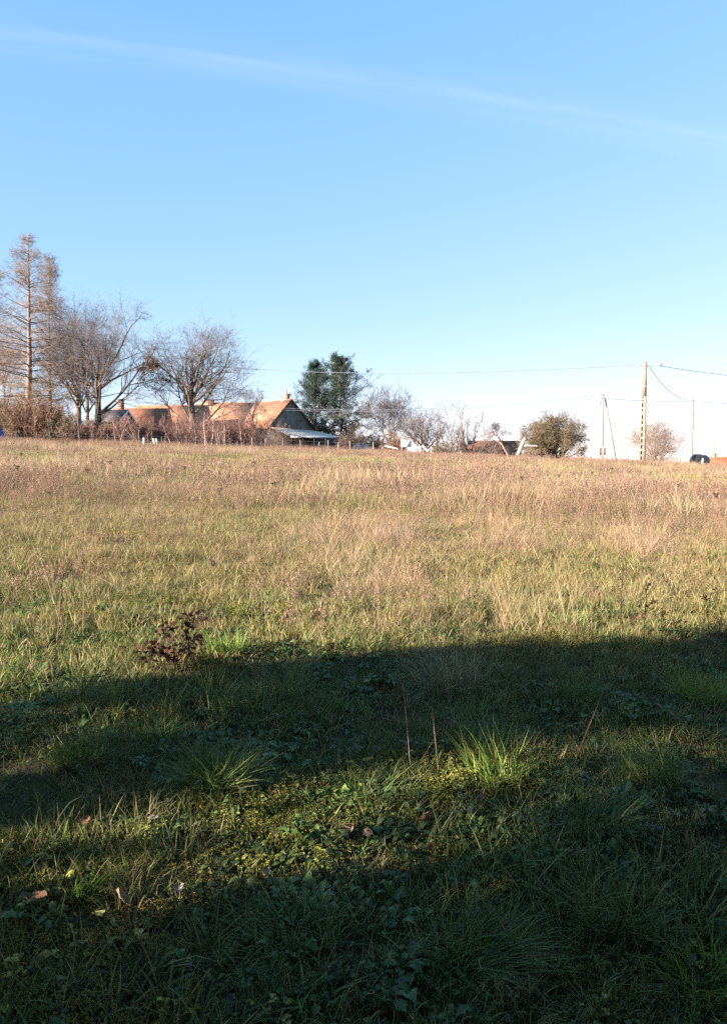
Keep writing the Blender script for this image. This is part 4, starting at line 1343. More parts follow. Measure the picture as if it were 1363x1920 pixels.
def blades(mb, n, spread, hlo, hhi, wlo, whi, rng, bend=0.5, lie=0.0, segs=3, dry=(0.0, 0.4), origin=None, out=0.5, dry_add=0.0, bri_add=0.0, hscale=1.0):
    """n tapering, arching ribbons rising from a disc"""
    r = spread * np.sqrt(rng.uniform(size=n)); a = rng.uniform(0, 2 * math.pi, n)
    b0 = np.stack([r * np.cos(a), r * np.sin(a), np.zeros(n)], 1)
    if origin is not None:
        b0 = b0 + origin
    h = rng.uniform(hlo, hhi, n) * hscale
    az = np.where(rng.uniform(size=n) < out, a + rng.normal(size=n) * 0.5, rng.uniform(0, 2 * math.pi, n))
    dirh = np.stack([np.cos(az), np.sin(az), np.zeros(n)], 1)
    tilt = np.abs(rng.normal(size=n)) * bend * 0.6 + lie
    bnd = rng.uniform(0.2, 1.6, n) * bend
    w = rng.uniform(wlo, whi, n)
    face = rng.uniform(0, math.pi, n)
    side = np.stack([np.cos(face), np.sin(face), np.zeros(n)], 1)
    V, th, p = [], tilt, b0
    for i in range(segs + 1):
        f = i / segs
        ww = w * (1 - f ** 1.6) * 0.5
        if i < segs:
            V += [p - side * ww[:, None], p + side * ww[:, None]]
        else:
            V += [p]
        th = np.minimum(tilt + bnd * (f + 0.5 / segs), 1.75)
        p = p + (np.sin(th)[:, None] * dirh + np.cos(th)[:, None] * np.array([0, 0, 1.0])) * (h / segs)[:, None]
    K = 2 * segs + 1
    V = np.stack(V, 1)
    o = (np.arange(n) * K)[:, None]
    q = np.concatenate([o + np.array([2 * i, 2 * i + 1, 2 * i + 3, 2 * i + 2]) for i in range(segs - 1)], 0)
    t = o + np.array([2 * segs - 2, 2 * segs - 1, 2 * segs])
    col = np.stack([np.clip(rng.uniform(*dry, n) + dry_add, 0, 1), np.clip(rng.uniform(0, 1, n) + bri_add, -0.3, 1.4), np.zeros(n)], 1)
    mb.add(V.reshape(-1, 3), q, t, np.repeat(col, K, axis=0))
    return mb


def stalks(mb, n, spread, hlo, hhi, rng, r=0.0016, head=True, branch=True, seedhead=0.010):
    """dry flower stems with a few side twigs and small seed heads"""
    a = rng.uniform(0, 2 * math.pi, n); rr = spread * np.sqrt(rng.uniform(size=n))
    st = np.stack([rr * np.cos(a), rr * np.sin(a), np.full(n, -0.01)], 1)
    d = np.stack([rng.normal(size=n) * 0.16, rng.normal(size=n) * 0.16, np.ones(n)], 1)
    h = rng.uniform(hlo, hhi, n)
    P = curve(st, d, h, 4, 0.05, 0.0, rng); R = taper(np.full(n, r), 5, 0.5)
    c = np.stack([rng.uniform(0, 0.7, n), rng.uniform(0, 1, n), np.zeros(n)], 1)
    mb.tubes(P, R, 3, col=c)
    tips = P[:, -1]
    if branch:
        k = 5
        pos, dd, r2, t = sprout(P, R, k, 0.5, 0.98, 36, rng, bias=[0, 0, 0.3])
        P2 = curve(pos, dd, np.repeat(h, k) * rng.uniform(0.08, 0.24, n * k), 2, 0.1, 0.05, rng)
        mb.tubes(P2, taper(np.full(n * k, r * 0.7), 3, 0.6), 3, col=np.repeat(c, k, axis=0))
        tips = np.concatenate([tips, P2[:, -1]])
    if head:
        m = 3
        src = np.repeat(tips, m, axis=0) + rng.normal(size=(len(tips) * m, 3)) * 0.006
        cc = np.stack([rng.uniform(0, 0.5, len(src)), rng.uniform(0, 0.8, len(src)), np.zeros(len(src))], 1)
        mb.leaves(src, seedhead * rng.uniform(0.8, 1.8, len(src)), seedhead * rng.uniform(0.5, 1.0, len(src)), rng, unit(rng.normal(size=src.shape) + [0, 0, 0.8]), cc)
    return mb


def rosette(mb, n, llo, lhi, ratio, rng, rise=0.35, origin=(0, 0, 0), lobes=3):
    """a rosette of broad, bent leaves: each a strip with a swelling outline"""
    az = rng.uniform(0, 2 * math.pi, n); L = rng.uniform(llo, lhi, n)
    d = np.stack([np.cos(az), np.sin(az), np.zeros(n)], 1); s = np.stack([-np.sin(az), np.cos(az), np.zeros(n)], 1)
    prof = [(0.0, 0.12, 0.0), (0.28, 0.62, 0.6), (0.42, 0.75, 0.85), (0.58, 0.8, 0.98), (0.78, 0.85, 0.85), (1.0, 0.0, 0.45)]
    rz = rng.uniform(0.1, 1.0, n) * rise
    tw = rng.normal(size=n) * 0.3
    V = []
    for f, wv, up_ in prof:
        c = np.array(origin) + d * (f * L)[:, None] + np.array([0, 0, 1.0]) * (up_ * rz * L)[:, None]
        ww = (wv * ratio * L * 0.5 * rng.uniform(0.45, 1.35, n))[:, None]
        tilt = (s + np.array([0, 0, 1.0]) * tw[:, None])
        if wv > 0:
            V += [c - tilt * ww, c + [0, 0, -0.004], c + tilt * ww]
        else:
            V += [c]
    V = np.stack(V, 1)
    K = V.shape[1]
    o = (np.arange(n) * K)[:, None]
    q = np.concatenate([o + np.array(f) for i in range(4) for f in ([3 * i, 3 * i + 1, 3 * i + 4, 3 * i + 3], [3 * i + 1, 3 * i + 2, 3 * i + 5, 3 * i + 4])], 0)
    t = np.concatenate([o + [12, 13, 15], o + [13, 14, 15]], 0)
    col = np.stack([rng.uniform(0, 0.5, n) ** 2, rng.uniform(0, 1, n), np.zeros(n)], 1)
    mb.add(V.reshape(-1, 3), q, t, np.repeat(col, K, axis=0))
    return mb


def proto_collection(name, meshes):
    c = bpy.data.collections.new(name)
    for i, me in enumerate(meshes):
        o = bpy.data.objects.new('%s_%s' % (name, 'abcdefghijkl'[i]), me)
        c.objects.link(o)
    return c


def scatter(name, coll, pts, rotz, tilt, scale, var, tint, label):
    """ONE mass of plants: a cloud of points, a clump standing on each"""
    me = bpy.data.meshes.new(name)
    n = len(pts)
    me.vertices.add(n); me.vertices.foreach_set('co', pts.astype(np.float32).ravel())
    a = me.attributes.new('rot', 'FLOAT_VECTOR', 'POINT')
    a.data.foreach_set('vector', np.stack([tilt[:, 0], tilt[:, 1], rotz], 1).astype(np.float32).ravel())
    a = me.attributes.new('scl', 'FLOAT_VECTOR', 'POINT')
    a.data.foreach_set('vector', scale.astype(np.float32).ravel())
    a = me.attributes.new('var', 'INT', 'POINT'); a.data.foreach_set('value', var.astype(np.int32))
    a = me.attributes.new('tint', 'FLOAT_COLOR', 'POINT')
    a.data.foreach_set('color', np.hstack([tint, np.ones((n, 1))]).astype(np.float32).ravel())
    o = place(name, me)
    tag(o, label, kind='stuff')
    g = bpy.data.node_groups.new(name, 'GeometryNodeTree')
    g.interface.new_socket('Geometry', in_out='INPUT', socket_type='NodeSocketGeometry')
    g.interface.new_socket('Geometry', in_out='OUTPUT', socket_type='NodeSocketGeometry')
    gi, go = N(g, 'NodeGroupInput'), N(g, 'NodeGroupOutput')
    ci = N(g, 'GeometryNodeCollectionInfo')
    ci.inputs['Collection'].default_value = coll
    ci.inputs['Separate Children'].default_value = True
    ci.inputs['Reset Children'].default_value = True
    ip = N(g, 'GeometryNodeInstanceOnPoints')
    ip.inputs['Pick Instance'].default_value = True

    def named(nm, typ):
        nd = N(g, 'GeometryNodeInputNamedAttribute', data_type=typ)
        nd.inputs['Name'].default_value = nm
        return nd.outputs['Attribute']
    er = N(g, 'FunctionNodeEulerToRotation')
    g.links.new(named('rot', 'FLOAT_VECTOR'), er.inputs[0])
    g.links.new(gi.outputs[0], ip.inputs['Points'])
    g.links.new(ci.outputs[0], ip.inputs['Instance'])
    g.links.new(named('var', 'INT'), ip.inputs['Instance Index'])
    g.links.new(er.outputs[0], ip.inputs['Rotation'])
    g.links.new(named('scl', 'FLOAT_VECTOR'), ip.inputs['Scale'])
    g.links.new(ip.outputs[0], go.inputs[0])
    md = o.modifiers.new('scatter', 'NODES')
    md.node_group = g
    return o


def sow(rng, bands, margin=2.2):
    """points over the wedge of field in view (and a few steps to either side), by distance band"""
    out = []
    for y0, y1, dens in bands:
        hw = 0.50 * y1 + margin
        c = 1 / math.sqrt(dens)                           # jittered grid: even cover without rows
        X, Y = np.meshgrid(np.arange(-hw, hw, c), np.arange(y0, y1, c))
        x = (X + rng.uniform(-0.2, 1.2, X.shape) * c).ravel(); y = (Y + rng.uniform(-0.2, 1.2, X.shape) * c).ravel()
        k = np.abs(x) < 0.50 * y + margin
        out.append(np.stack([x[k], y[k]], 1))
    return np.concatenate(out)


def mixcol(*pairs):
    """weighted mix of (weight array, colour)"""
    w = np.stack([p[0] for p in pairs], 1)
    w = w / w.sum(1, keepdims=True)
    return w @ np.array([p[1] for p in pairs])


STRAW, TAN, MAUVE = (0.375, 0.280, 0.200), (0.31, 0.215, 0.155), (0.215, 0.142, 0.125)
GREEN, LIME, DEEP, BLUEG, OLIVE = (0.100, 0.172, 0.034), (0.180, 0.215, 0.048), (0.060, 0.110, 0.025), (0.055, 0.105, 0.052), (0.178, 0.150, 0.074)


def fields(x, y):
    """how green, dry or weedy the meadow is at a place"""
    y_ = np.maximum(y, 0.5)
    left = np.clip(-x / (0.47 * y_), -1, 1)
    n1 = fbm(x, y * 1.6, 6.0, 31, 4); n2 = fbm(x, y * 1.8, 2.4, 41, 3); n3 = fbm(x / 2.6, y, 9.0, 51, 3)
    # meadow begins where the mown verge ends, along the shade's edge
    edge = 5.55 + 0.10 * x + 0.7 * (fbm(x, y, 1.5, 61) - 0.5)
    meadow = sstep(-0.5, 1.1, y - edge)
    band_green = np.exp(-((y - (50 - 8 * left)) / 10.0) ** 2) * np.clip(0.8 + 0.7 * left, 0.1, 1.5) + np.exp(-((y - 34) / 9) ** 2) * np.clip(0.6 - 0.5 * left, 0.1, 1) * 0.8
    front_green = np.exp(-((y - 7.2) / 2.6) ** 2) * (0.7 + 0.5 * left) + np.exp(-((y - 11.5) / 3) ** 2) * 0.25
    green = np.clip(0.18 + 1.1 * band_green + 1.05 * front_green + 2.0 * (n1 - 0.5) + 1.6 * (n2 - 0.5), 0.03, 1.3)
    mid = np.exp(-((np.log(y_ / 19.0)) / 0.42) ** 2)
    farb = sstep(58, 80, y)
    weedy = np.clip(0.26 + 0.62 * mid + 0.75 * farb + 2.2 * (n3 - 0.5) + 0.9 * (n2 - 0.5) - 0.5 * green, 0.0, 1.3) * meadow
    dry = np.clip(0.75 + 1.2 * (0.5 - n1) + 0.6 * (n2 - 0.5) - 0.35 * green - 0.15 * left * sstep(12, 6, y), 0.08, 1.3) * meadow
    return meadow, green, dry, weedy


R0 = np.random.default_rng(2024)


def patch(seed, radius, clumps, per, spread, hlo, hhi, wlo, whi, bend, lie=0.0, dry=(0, 0.4), segs=3, straw_frac=0.12, mb=None, hvar=0.35):
    """a patch of many clumps, each clump a little drier, taller or paler than the next"""
    g = np.random.default_rng(seed)
    r = radius * np.sqrt(g.uniform(size=clumps)) * g.uniform(0.75, 1.15, clumps); a = g.uniform(0, 2 * math.pi, clumps)
    o3 = np.repeat(np.stack([r * np.cos(a), r * np.sin(a), np.full(clumps, -0.006)], 1), per, axis=0)
    da = np.where(g.uniform(size=clumps) < straw_frac, g.uniform(0.3, 0.7, clumps), g.normal(size=clumps) * 0.06)
    mb = mb or MB()
    return blades(mb, clumps * per, spread, hlo, hhi, wlo, whi, g, bend, lie, segs, dry, o3, 0.6, np.repeat(da, per), np.repeat(g.normal(size=clumps) * 0.25, per),
                  np.repeat(np.clip(1 + hvar * g.normal(size=clumps), 0.35, 1.9), per))


def sprinkle(seed, radius, count, mb=None, kinds=(0.35, 0.5, 0.6, 0.28), size=(0.022, 0.062), clover=8, moss=10):
    """rosettes, clover and moss cushions strewn over a disc"""
    g = np.random.default_rng(seed)
    mb = mb or MB()

    def at():
        r, a = radius * math.sqrt(g.uniform()), g.uniform(0, 6.283)
        return np.array([r * math.cos(a), r * math.sin(a), 0.0])
    for k in range(count):
        s = g.uniform(0.6, 1.25)
        rosette(mb, int(g.integers(5, 10)), size[0] * s, size[1] * s, kinds[int(g.integers(0, len(kinds)))], g, 0.55, at())
    for k in range(clover):
        c = at()
        for j in range(9):
            rosette(mb, 3, 0.010, 0.020, 0.95, g, 0.2, c + [g.normal() * 0.03, g.normal() * 0.03, g.uniform(0.015, 0.05)])
    for k in range(moss):
        c = at()
        for j in range(22):
            rosette(mb, 4, 0.006, 0.014, 0.35, g, 1.2, c + [g.normal() * 0.03, g.normal() * 0.03, g.uniform(0.0, 0.016)])
    return mb


def stalk_patch(seed, radius, n, hlo, hhi, r, head):
    return stalks(MB(), n, radius, hlo, hhi, np.random.default_rng(seed), r=r, seedhead=head)


# near patches 0.3 m in radius, far ones wider with coarser blades
def fine_patch(i):
    m = patch(210 + i, 0.30, 40, 5, 0.05, 0.02, 0.09, 0.002, 0.005, 0.4, lie=1.3, dry=(0.55, 1.0))
    return patch(10 + i, 0.30, 60, 13, 0.035, 0.035, 0.105, 0.0028, 0.0065, 0.80, dry=(0, 0.4), straw_frac=0.2, mb=m).mesh('fine_turf', BLADE)


fine = [fine_patch(i) for i in range(3)]
lush = [patch(20 + i, 0.26, 26, 20, 0.05, 0.05, 0.17, 0.0035, 0.0085, 1.0, dry=(0, 0.25), straw_frac=0.08, hvar=0.5).mesh('lush_turf', BLADE) for i in range(3)]
thin_ = []
for i in range(2):
    m = patch(30 + i, 0.30, 30, 12, 0.03, 0.03, 0.09, 0.002, 0.004, 0.8)
    patch(35 + i, 0.30, 40, 4, 0.06, 0.08, 0.26, 0.002, 0.0042, 0.5, lie=1.15, dry=(0.5, 1.0), mb=m)
    thin_.append(m.mesh('thin_turf', BLADE))
turf_mid = [patch(40 + i, 0.50, 120, 10, 0.05, 0.04, 0.14, 0.003, 0.006, 1.0, dry=(0, 0.6), straw_frac=0.3, hvar=0.5).mesh('mid_turf', BLADE) for i in range(3)]
turf = proto_collection('turf', fine + lush + thin_ + turf_mid)            # 0-2 fine, 3-5 lush, 6-7 thin, 8-10 mid
dryc = [patch(60 + i, 0.30, 22, 13, 0.05, 0.14, 0.40, 0.0017, 0.0036, 0.45, dry=(0.0, 0.5), segs=4, hvar=0.45).mesh('dry_grass', BLADE) for i in range(3)]
drybent = [patch(70 + i, 0.30, 24, 13, 0.06, 0.16, 0.42, 0.0017, 0.0036, 1.0, lie=0.45, dry=(0.1, 0.7), segs=4).mesh('dry_grass_bent', BLADE) for i in range(3)]
drywide = [patch(75 + i, 0.55, 60, 12, 0.06, 0.12, 0.36, 0.0025, 0.0048, 0.6 + 0.4 * i, lie=0.25 * i, dry=(0, 0.6), hvar=0.45).mesh('dry_grass_wide', BLADE) for i in range(3)]
dry_coll = proto_collection('dry_clump', dryc + drybent + drywide)          # 0-2 upright, 3-5 bent, 6-8 wide
patch_green = [patch(80 + i, 0.85, 150, 7, 0.10, 0.06, 0.22, 0.008, 0.016, 0.8, dry=(0, 0.5), straw_frac=0.25, hvar=0.5).mesh('grass_patch', BLADE) for i in range(4)]
patch_dry = [patch(90 + i, 0.85, 150, 7, 0.10, 0.12, 0.42, 0.006, 0.012, 0.6, lie=0.1 * i, dry=(0, 0.6), hvar=0.45).mesh('dry_patch', BLADE) for i in range(4)]
far_coll = proto_collection('far_patch', patch_green + patch_dry)
weed_coll = proto_collection('weed', [stalk_patch(100 + i, 0.30, 12, 0.18, 0.60, 0.0019, 0.013).mesh('weed_stalks', STALK) for i in range(5)])
weed_far_coll = proto_collection('far_weed', [stalk_patch(110 + i, 0.85, 44, 0.25, 0.62, 0.0036, 0.024).mesh('far_weeds', STALK) for i in range(4)])
cover_coll = proto_collection('cover', [sprinkle(130 + i, 0.28, (34, 22, 10, 24)[i], clover=(3, 8, 2, 0)[i], moss=(6, 6, 34, 0)[i], size=((0.022, 0.062), (0.022, 0.06), (0.02, 0.05), (0.028, 0.058))[i]).mesh('cover_patch', COVER) for i in range(4)])


def put(name, coll, xy, var, tint, smin, smax, label, tall=0.25, lean=0.06, zs=None, lift=0.0):
    n = len(xy)
    x, y = xy.T
    z = gz(x, y)
    s = R0.uniform(smin, smax, n)
    sc = np.stack([s, s, s * R0.uniform(1 - tall, 1 + tall, n) * (1 if zs is None else zs)], 1)
    # lay each patch along the ground's own slope, then spin it
    e = 0.16
    gx = (gz(x + e, y) - gz(x - e, y)) / (2 * e) + R0.normal(size=n) * lean * 0.3
    gy = (gz(x, y + e) - gz(x, y - e)) / (2 * e) + R0.normal(size=n) * lean * 0.3
    nz = unit(np.stack([-gx, -gy, np.ones(n)], 1))
    a = R0.uniform(0, 6.283, n)
    X = np.stack([np.cos(a), np.sin(a), np.zeros(n)], 1)
    X = unit(X - nz * (X * nz).sum(1, keepdims=True))
    Y = np.cross(nz, X)
    ry = np.arcsin(np.clip(-X[:, 2], -1, 1)); rx = np.arctan2(Y[:, 2], nz[:, 2]); rz = np.arctan2(X[:, 1], X[:, 0])
    return scatter(name, coll, np.stack([x, y, z + lift], 1), rz, np.stack([rx, ry], 1), sc, var, tint, label)


def jitter_col(c, amt=0.18, xy=None):
    return np.clip(c * (1 + amt * R0.normal(size=(len(c), 1))) * (1 + 0.06 * R0.normal(size=c.shape)), 0.008, 0.8)


def sunbar_moss(x, y):
    """1 along the bars of sun, where extra yellow moss brightens them, 0 elsewhere"""
    s, q = x * LX + y * LY, -x * LY + y * LX
    w = 0.35 * (fbm(x, y, 0.4, 171) - 0.5)
    return ((q > 2.45 + w) & (q < 3.4 + w) & (s > -0.6) & (s < 2.2)).astype(float)


# 1. short turf, near
xy = sow(R0, [(0.6, 4.5, 12.0), (4.5, 8.0, 11.0), (8.0, 20.0, 3.6)])
me_, gr, dr, we = fields(*xy.T)
clump = fbm(xy[:, 0], xy[:, 1], 0.9, 71, 3)
n = len(xy)
u = R0.uniform(size=n)
lushp = np.clip((clump - 0.50) * 1.6, 0.02, 0.30) * (1 - 0.6 * me_)
thinp = np.clip((0.55 - clump) * 1.6, 0.10, 0.40)
var = np.where(u < lushp, R0.integers(3, 6, n), np.where(u < lushp + thinp, R0.integers(6, 8, n), R0.integers(0, 3, n)))
var = np.where(xy[:, 1] > 8.0, R0.integers(8, 11, n), var)
mossy = sunbar_moss(*xy.T)
var = np.where((mossy > 0.5) & (var < 6), R0.choice([0, 1, 2, 6, 7], n), var)
sel = R0.uniform(0.05, 1, n)
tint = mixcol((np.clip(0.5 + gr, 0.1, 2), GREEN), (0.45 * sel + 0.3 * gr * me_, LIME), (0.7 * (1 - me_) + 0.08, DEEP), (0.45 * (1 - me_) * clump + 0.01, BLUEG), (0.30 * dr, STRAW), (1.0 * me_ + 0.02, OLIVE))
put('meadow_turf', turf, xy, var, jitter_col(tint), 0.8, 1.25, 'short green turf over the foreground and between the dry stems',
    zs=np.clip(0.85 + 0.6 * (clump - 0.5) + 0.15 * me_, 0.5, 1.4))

# 2. dry standing grass from the verge outwards
xy = sow(R0, [(4.3, 9.0, 6.5), (9.0, 21.0, 2.6)])
me_, gr, dr, we = fields(*xy.T)
k = R0.uniform(size=len(xy)) < np.clip(dr * 0.85 - 0.12 - 0.3 * np.clip(gr, 0, 1), 0, 1)
xy, gr, dr, we = xy[k], gr[k], dr[k], we[k]
n = len(xy)
sel = R0.uniform(0.05, 1, n)
var = np.where(xy[:, 1] > 9.0, R0.integers(6, 9, n), np.where(R0.uniform(size=n) < 0.5, R0.integers(0, 3, n), R0.integers(3, 6, n)))
tint = mixcol((0.75 * sel, STRAW), (0.55 * (1 - sel) + 0.3 * we, TAN), (0.35 * gr, LIME), (0.25 * we, MAUVE))
put('dry_meadow_grass', dry_coll, xy, var, jitter_col(tint), 0.75, 1.2, 'dry straw-coloured grass standing in the near meadow', zs=np.clip(0.12 + 0.40 * dr + 0.8 * fbm(xy[:, 0], xy[:, 1], 1.8, 131, 3), 0.3, 1.25))

# 3. far patches of green and dry grass
xy = sow(R0, [(18, 40, 1.7), (40, 70, 1.25), (70, 112, 1.0)], 4.0)
me_, gr, dr, we = fields(*xy.T)
n = len(xy)
u = R0.uniform(size=n)
isg = u < np.clip(0.28 + 0.95 * gr - 0.25 * dr, 0.15, 0.95)
var = np.where(isg, R0.integers(0, 4, n), R0.integers(4, 8, n))
sel = R0.uniform(0.05, 1, n)
tg = mixcol((0.5 + 0.9 * gr, GREEN), (0.7 + 0 * gr, LIME), (0.5 + 0 * gr, OLIVE), (0.30 * dr + 0.12, STRAW))
td = mixcol((0.8 * sel, STRAW), (0.6 * (1 - sel) + 0.3 * we, TAN), (0.42 * we, MAUVE), (0.35 * gr, LIME))
put('far_meadow_grass', far_coll, xy, var, jitter_col(np.where(isg[:, None], tg, td), 0.14), 0.85, 1.35, 'dry and green grass of the rising meadow beyond', 0.3, 0.04, zs=0.35 + 1.2 * fbm(xy[:, 0], xy[:, 1], 5.0, 133, 3))

# 4. brown weed stalks
xy = sow(R0, [(4.8, 10.0, 8.0), (10.0, 22.0, 7.0)])
me_, gr, dr, we = fields(*xy.T)
k = R0.uniform(size=len(xy)) < np.clip(we * 1.1 + 0.16 * me_, 0, 1)
xy, gr, dr, we = xy[k], gr[k], dr[k], we[k]
sel = R0.uniform(0.05, 1, len(xy))
tint = mixcol((0.9 * sel, MAUVE), (0.5 * (1 - sel), TAN), (0.12 + 0 * sel, (0.07, 0.05, 0.045)))
put('dry_weed_stalks', weed_coll, xy, R0.integers(0, 5, len(xy)), jitter_col(tint, 0.25), 0.7, 1.15, 'brown dry weed stems with small seed heads in the near meadow', zs=0.4 + 1.0 * fbm(xy[:, 0], xy[:, 1], 2.5, 135, 3))
xy = sow(R0, [(20, 40, 1.5), (40, 70, 1.1), (70, 112, 1.0)], 4.0)
me_, gr, dr, we = fields(*xy.T)
k = R0.uniform(size=len(xy)) < np.clip(we * 0.85 - 0.05, 0, 1)
xy, we = xy[k], we[k]
sel = R0.uniform(0.05, 1, len(xy))
tint = mixcol((0.8 + 0 * sel, MAUVE), (0.7 * sel, TAN))
put('far_weed_stalks', weed_far_coll, xy, R0.integers(0, 4, len(xy)), jitter_col(tint, 0.2), 0.8, 1.3, 'brown dry weed stems over the far meadow')

# 5. broad-leaved ground cover and moss in the verge
xy = sow(R0, [(0.6, 4.8, 11.0), (4.8, 8.0, 6.0), (8.0, 13, 1.5)])
me_, gr, dr, we = fields(*xy.T)
cov = fbm(xy[:, 0], xy[:, 1], 0.9, 91, 3)
k = R0.uniform(size=len(xy)) < np.clip(0.55 + 2.0 * (cov - 0.45), 0.15, 1) * (1 - 0.35 * me_) + 0.5 * sunbar_moss(*xy.T)
xy, cov = xy[k], cov[k]
n = len(xy)
var = R0.choice([0, 0, 0, 1, 2, 2, 3, 3], n)
mossy = sunbar_moss(*xy.T) > 0.5
var = np.where(mossy & (R0.uniform(size=n) < 0.5), 2, var)  # bright moss thickened along the bars of sun to make them brighter
sel = R0.uniform(0.05, 1, n)
tint = mixcol((0.8 * sel, DEEP), (0.7 * (1 - sel), GREEN), (0.5 * R0.uniform(size=n), BLUEG), (0.12 + 0 * sel, LIME))
tint = np.where((var == 2)[:, None], mixcol((sel, (0.30, 0.28, 0.055)), (1.05 - sel, (0.17, 0.19, 0.04))), tint)
put('ground_cover', cover_coll, xy, var, jitter_col(tint, 0.2), 0.75, 1.2, 'broad-leaved weeds, clover and moss covering the verge', 0.2, 0.06, lift=0.018)

# ------------------------------------------------------------------ single plants one can point to
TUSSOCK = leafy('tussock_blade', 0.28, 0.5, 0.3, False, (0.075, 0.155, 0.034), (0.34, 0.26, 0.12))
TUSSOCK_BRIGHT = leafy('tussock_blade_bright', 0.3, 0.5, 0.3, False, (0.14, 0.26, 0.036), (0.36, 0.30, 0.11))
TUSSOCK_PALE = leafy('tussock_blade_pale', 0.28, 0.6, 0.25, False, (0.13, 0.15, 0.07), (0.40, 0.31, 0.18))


def tussock(px, py, n, spread, hlo, hhi, label, seed, mat=TUSSOCK, bend=1.0, dry=(0, 0.3), wmax=0.0055):
    rng = np.random.default_rng(seed)
    b = G(px, py)
    m = blades(MB(), n, spread, hlo, hhi, 0.0025, wmax, rng, bend, dry=dry, segs=5, out=0.85)
    blades(m, n // 3, spread * 1.2, hlo * 0.7, hhi * 0.9, 0.002, 0.004, rng, 1.3, lie=0.5, dry=(0.5, 1.0), segs=4, out=0.9)
    lean = rng.normal(size=2) * 0.28
    for V in m.v:
        V[:, 0] += lean[0] * V[:, 2] + 0.02 * np.sin(V[:, 1] * 40 + seed); V[:, 1] += lean[1] * V[:, 2]; V[:, 2] *= 0.95
    o = place('grass_tussock', m.mesh('grass_tussock', mat), None, b)
    tag(o, label, 'grass tussock', 'grass tussocks in the verge')


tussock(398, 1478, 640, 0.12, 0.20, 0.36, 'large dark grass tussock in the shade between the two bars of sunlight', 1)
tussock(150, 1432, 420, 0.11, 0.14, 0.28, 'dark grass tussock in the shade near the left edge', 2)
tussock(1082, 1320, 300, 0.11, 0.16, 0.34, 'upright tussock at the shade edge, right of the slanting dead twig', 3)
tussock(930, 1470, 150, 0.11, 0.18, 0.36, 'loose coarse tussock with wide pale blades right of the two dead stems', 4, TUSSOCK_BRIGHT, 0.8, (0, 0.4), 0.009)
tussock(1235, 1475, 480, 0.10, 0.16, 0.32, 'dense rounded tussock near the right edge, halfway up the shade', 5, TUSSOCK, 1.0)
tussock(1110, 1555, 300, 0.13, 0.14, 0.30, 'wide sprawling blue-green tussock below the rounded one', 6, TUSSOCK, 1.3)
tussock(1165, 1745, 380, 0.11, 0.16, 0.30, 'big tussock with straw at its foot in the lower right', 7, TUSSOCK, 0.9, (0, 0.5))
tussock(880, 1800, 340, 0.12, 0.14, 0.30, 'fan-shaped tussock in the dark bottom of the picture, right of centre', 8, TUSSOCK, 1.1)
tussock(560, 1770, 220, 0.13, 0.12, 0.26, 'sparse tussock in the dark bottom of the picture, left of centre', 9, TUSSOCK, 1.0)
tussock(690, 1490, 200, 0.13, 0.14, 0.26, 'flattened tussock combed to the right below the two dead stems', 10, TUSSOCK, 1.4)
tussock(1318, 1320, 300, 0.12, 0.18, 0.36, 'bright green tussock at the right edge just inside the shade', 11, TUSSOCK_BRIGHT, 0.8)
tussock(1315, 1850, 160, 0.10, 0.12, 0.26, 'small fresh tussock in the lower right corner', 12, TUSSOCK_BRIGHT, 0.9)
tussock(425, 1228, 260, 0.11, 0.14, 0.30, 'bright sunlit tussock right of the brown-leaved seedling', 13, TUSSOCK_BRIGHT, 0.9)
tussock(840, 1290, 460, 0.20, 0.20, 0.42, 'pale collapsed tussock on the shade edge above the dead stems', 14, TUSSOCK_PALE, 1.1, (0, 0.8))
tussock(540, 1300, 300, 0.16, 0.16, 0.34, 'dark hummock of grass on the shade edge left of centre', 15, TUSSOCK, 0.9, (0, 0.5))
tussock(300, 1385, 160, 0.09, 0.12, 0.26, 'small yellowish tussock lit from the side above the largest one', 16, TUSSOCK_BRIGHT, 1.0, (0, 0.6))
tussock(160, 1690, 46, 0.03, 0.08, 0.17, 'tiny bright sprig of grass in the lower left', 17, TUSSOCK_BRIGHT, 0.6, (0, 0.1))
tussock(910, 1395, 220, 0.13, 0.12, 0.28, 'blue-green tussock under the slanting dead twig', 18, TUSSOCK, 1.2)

# brown-leaved seedling (small oak or bramble holding last year's leaves)
rng = np.random.default_rng(9)
b = G(335, 1262)
sd = empty('brown_leaved_seedling', b, 'small seedling still holding curled dark brown leaves at the shade edge', 'seedling')
n = 12
st = np.stack([rng.normal(size=n) * 0.03, rng.normal(size=n) * 0.03, np.full(n, -0.02)], 1)
dd = np.stack([rng.normal(size=n) * 0.65, rng.normal(size=n) * 0.5, np.ones(n)], 1)
P = curve(st, dd, rng.uniform(0.22, 0.50, n), 6, 0.12, 0.03, rng)
sm_ = MB().tubes(P, taper(np.full(n, 0.004), 7, 0.4), 4)
pos, d2, r2, t2 = sprout(P, taper(np.full(n, 0.004), 7, 0.4), 5, 0.3, 1.0, 45, rng)
P2 = curve(pos, d2, rng.uniform(0.05, 0.14, len(pos)), 3, 0.15, 0.0, rng)
sm_.tubes(P2, taper(np.full(len(pos), 0.002), 4, 0.5), 3)
place('stems', sm_.mesh('stems', BARK_DARK), sd)
src = np.concatenate([P2[:, 1:].reshape(-1, 3), P[:, 3:].reshape(-1, 3)])
src = src[rng.integers(0, len(src), 230)] + rng.normal(size=(230, 3)) * 0.008
lm = MB()
cc = np.stack([rng.uniform(0, 0.5, 230) ** 2, rng.uniform(0, 1, 230), np.zeros(230)], 1)
lm.leaves(src, rng.uniform(0.03, 0.06, 230), rng.uniform(0.018, 0.034, 230), rng, unit(rng.normal(size=src.shape) + [0, 0, -0.3]), cc, 0.2)
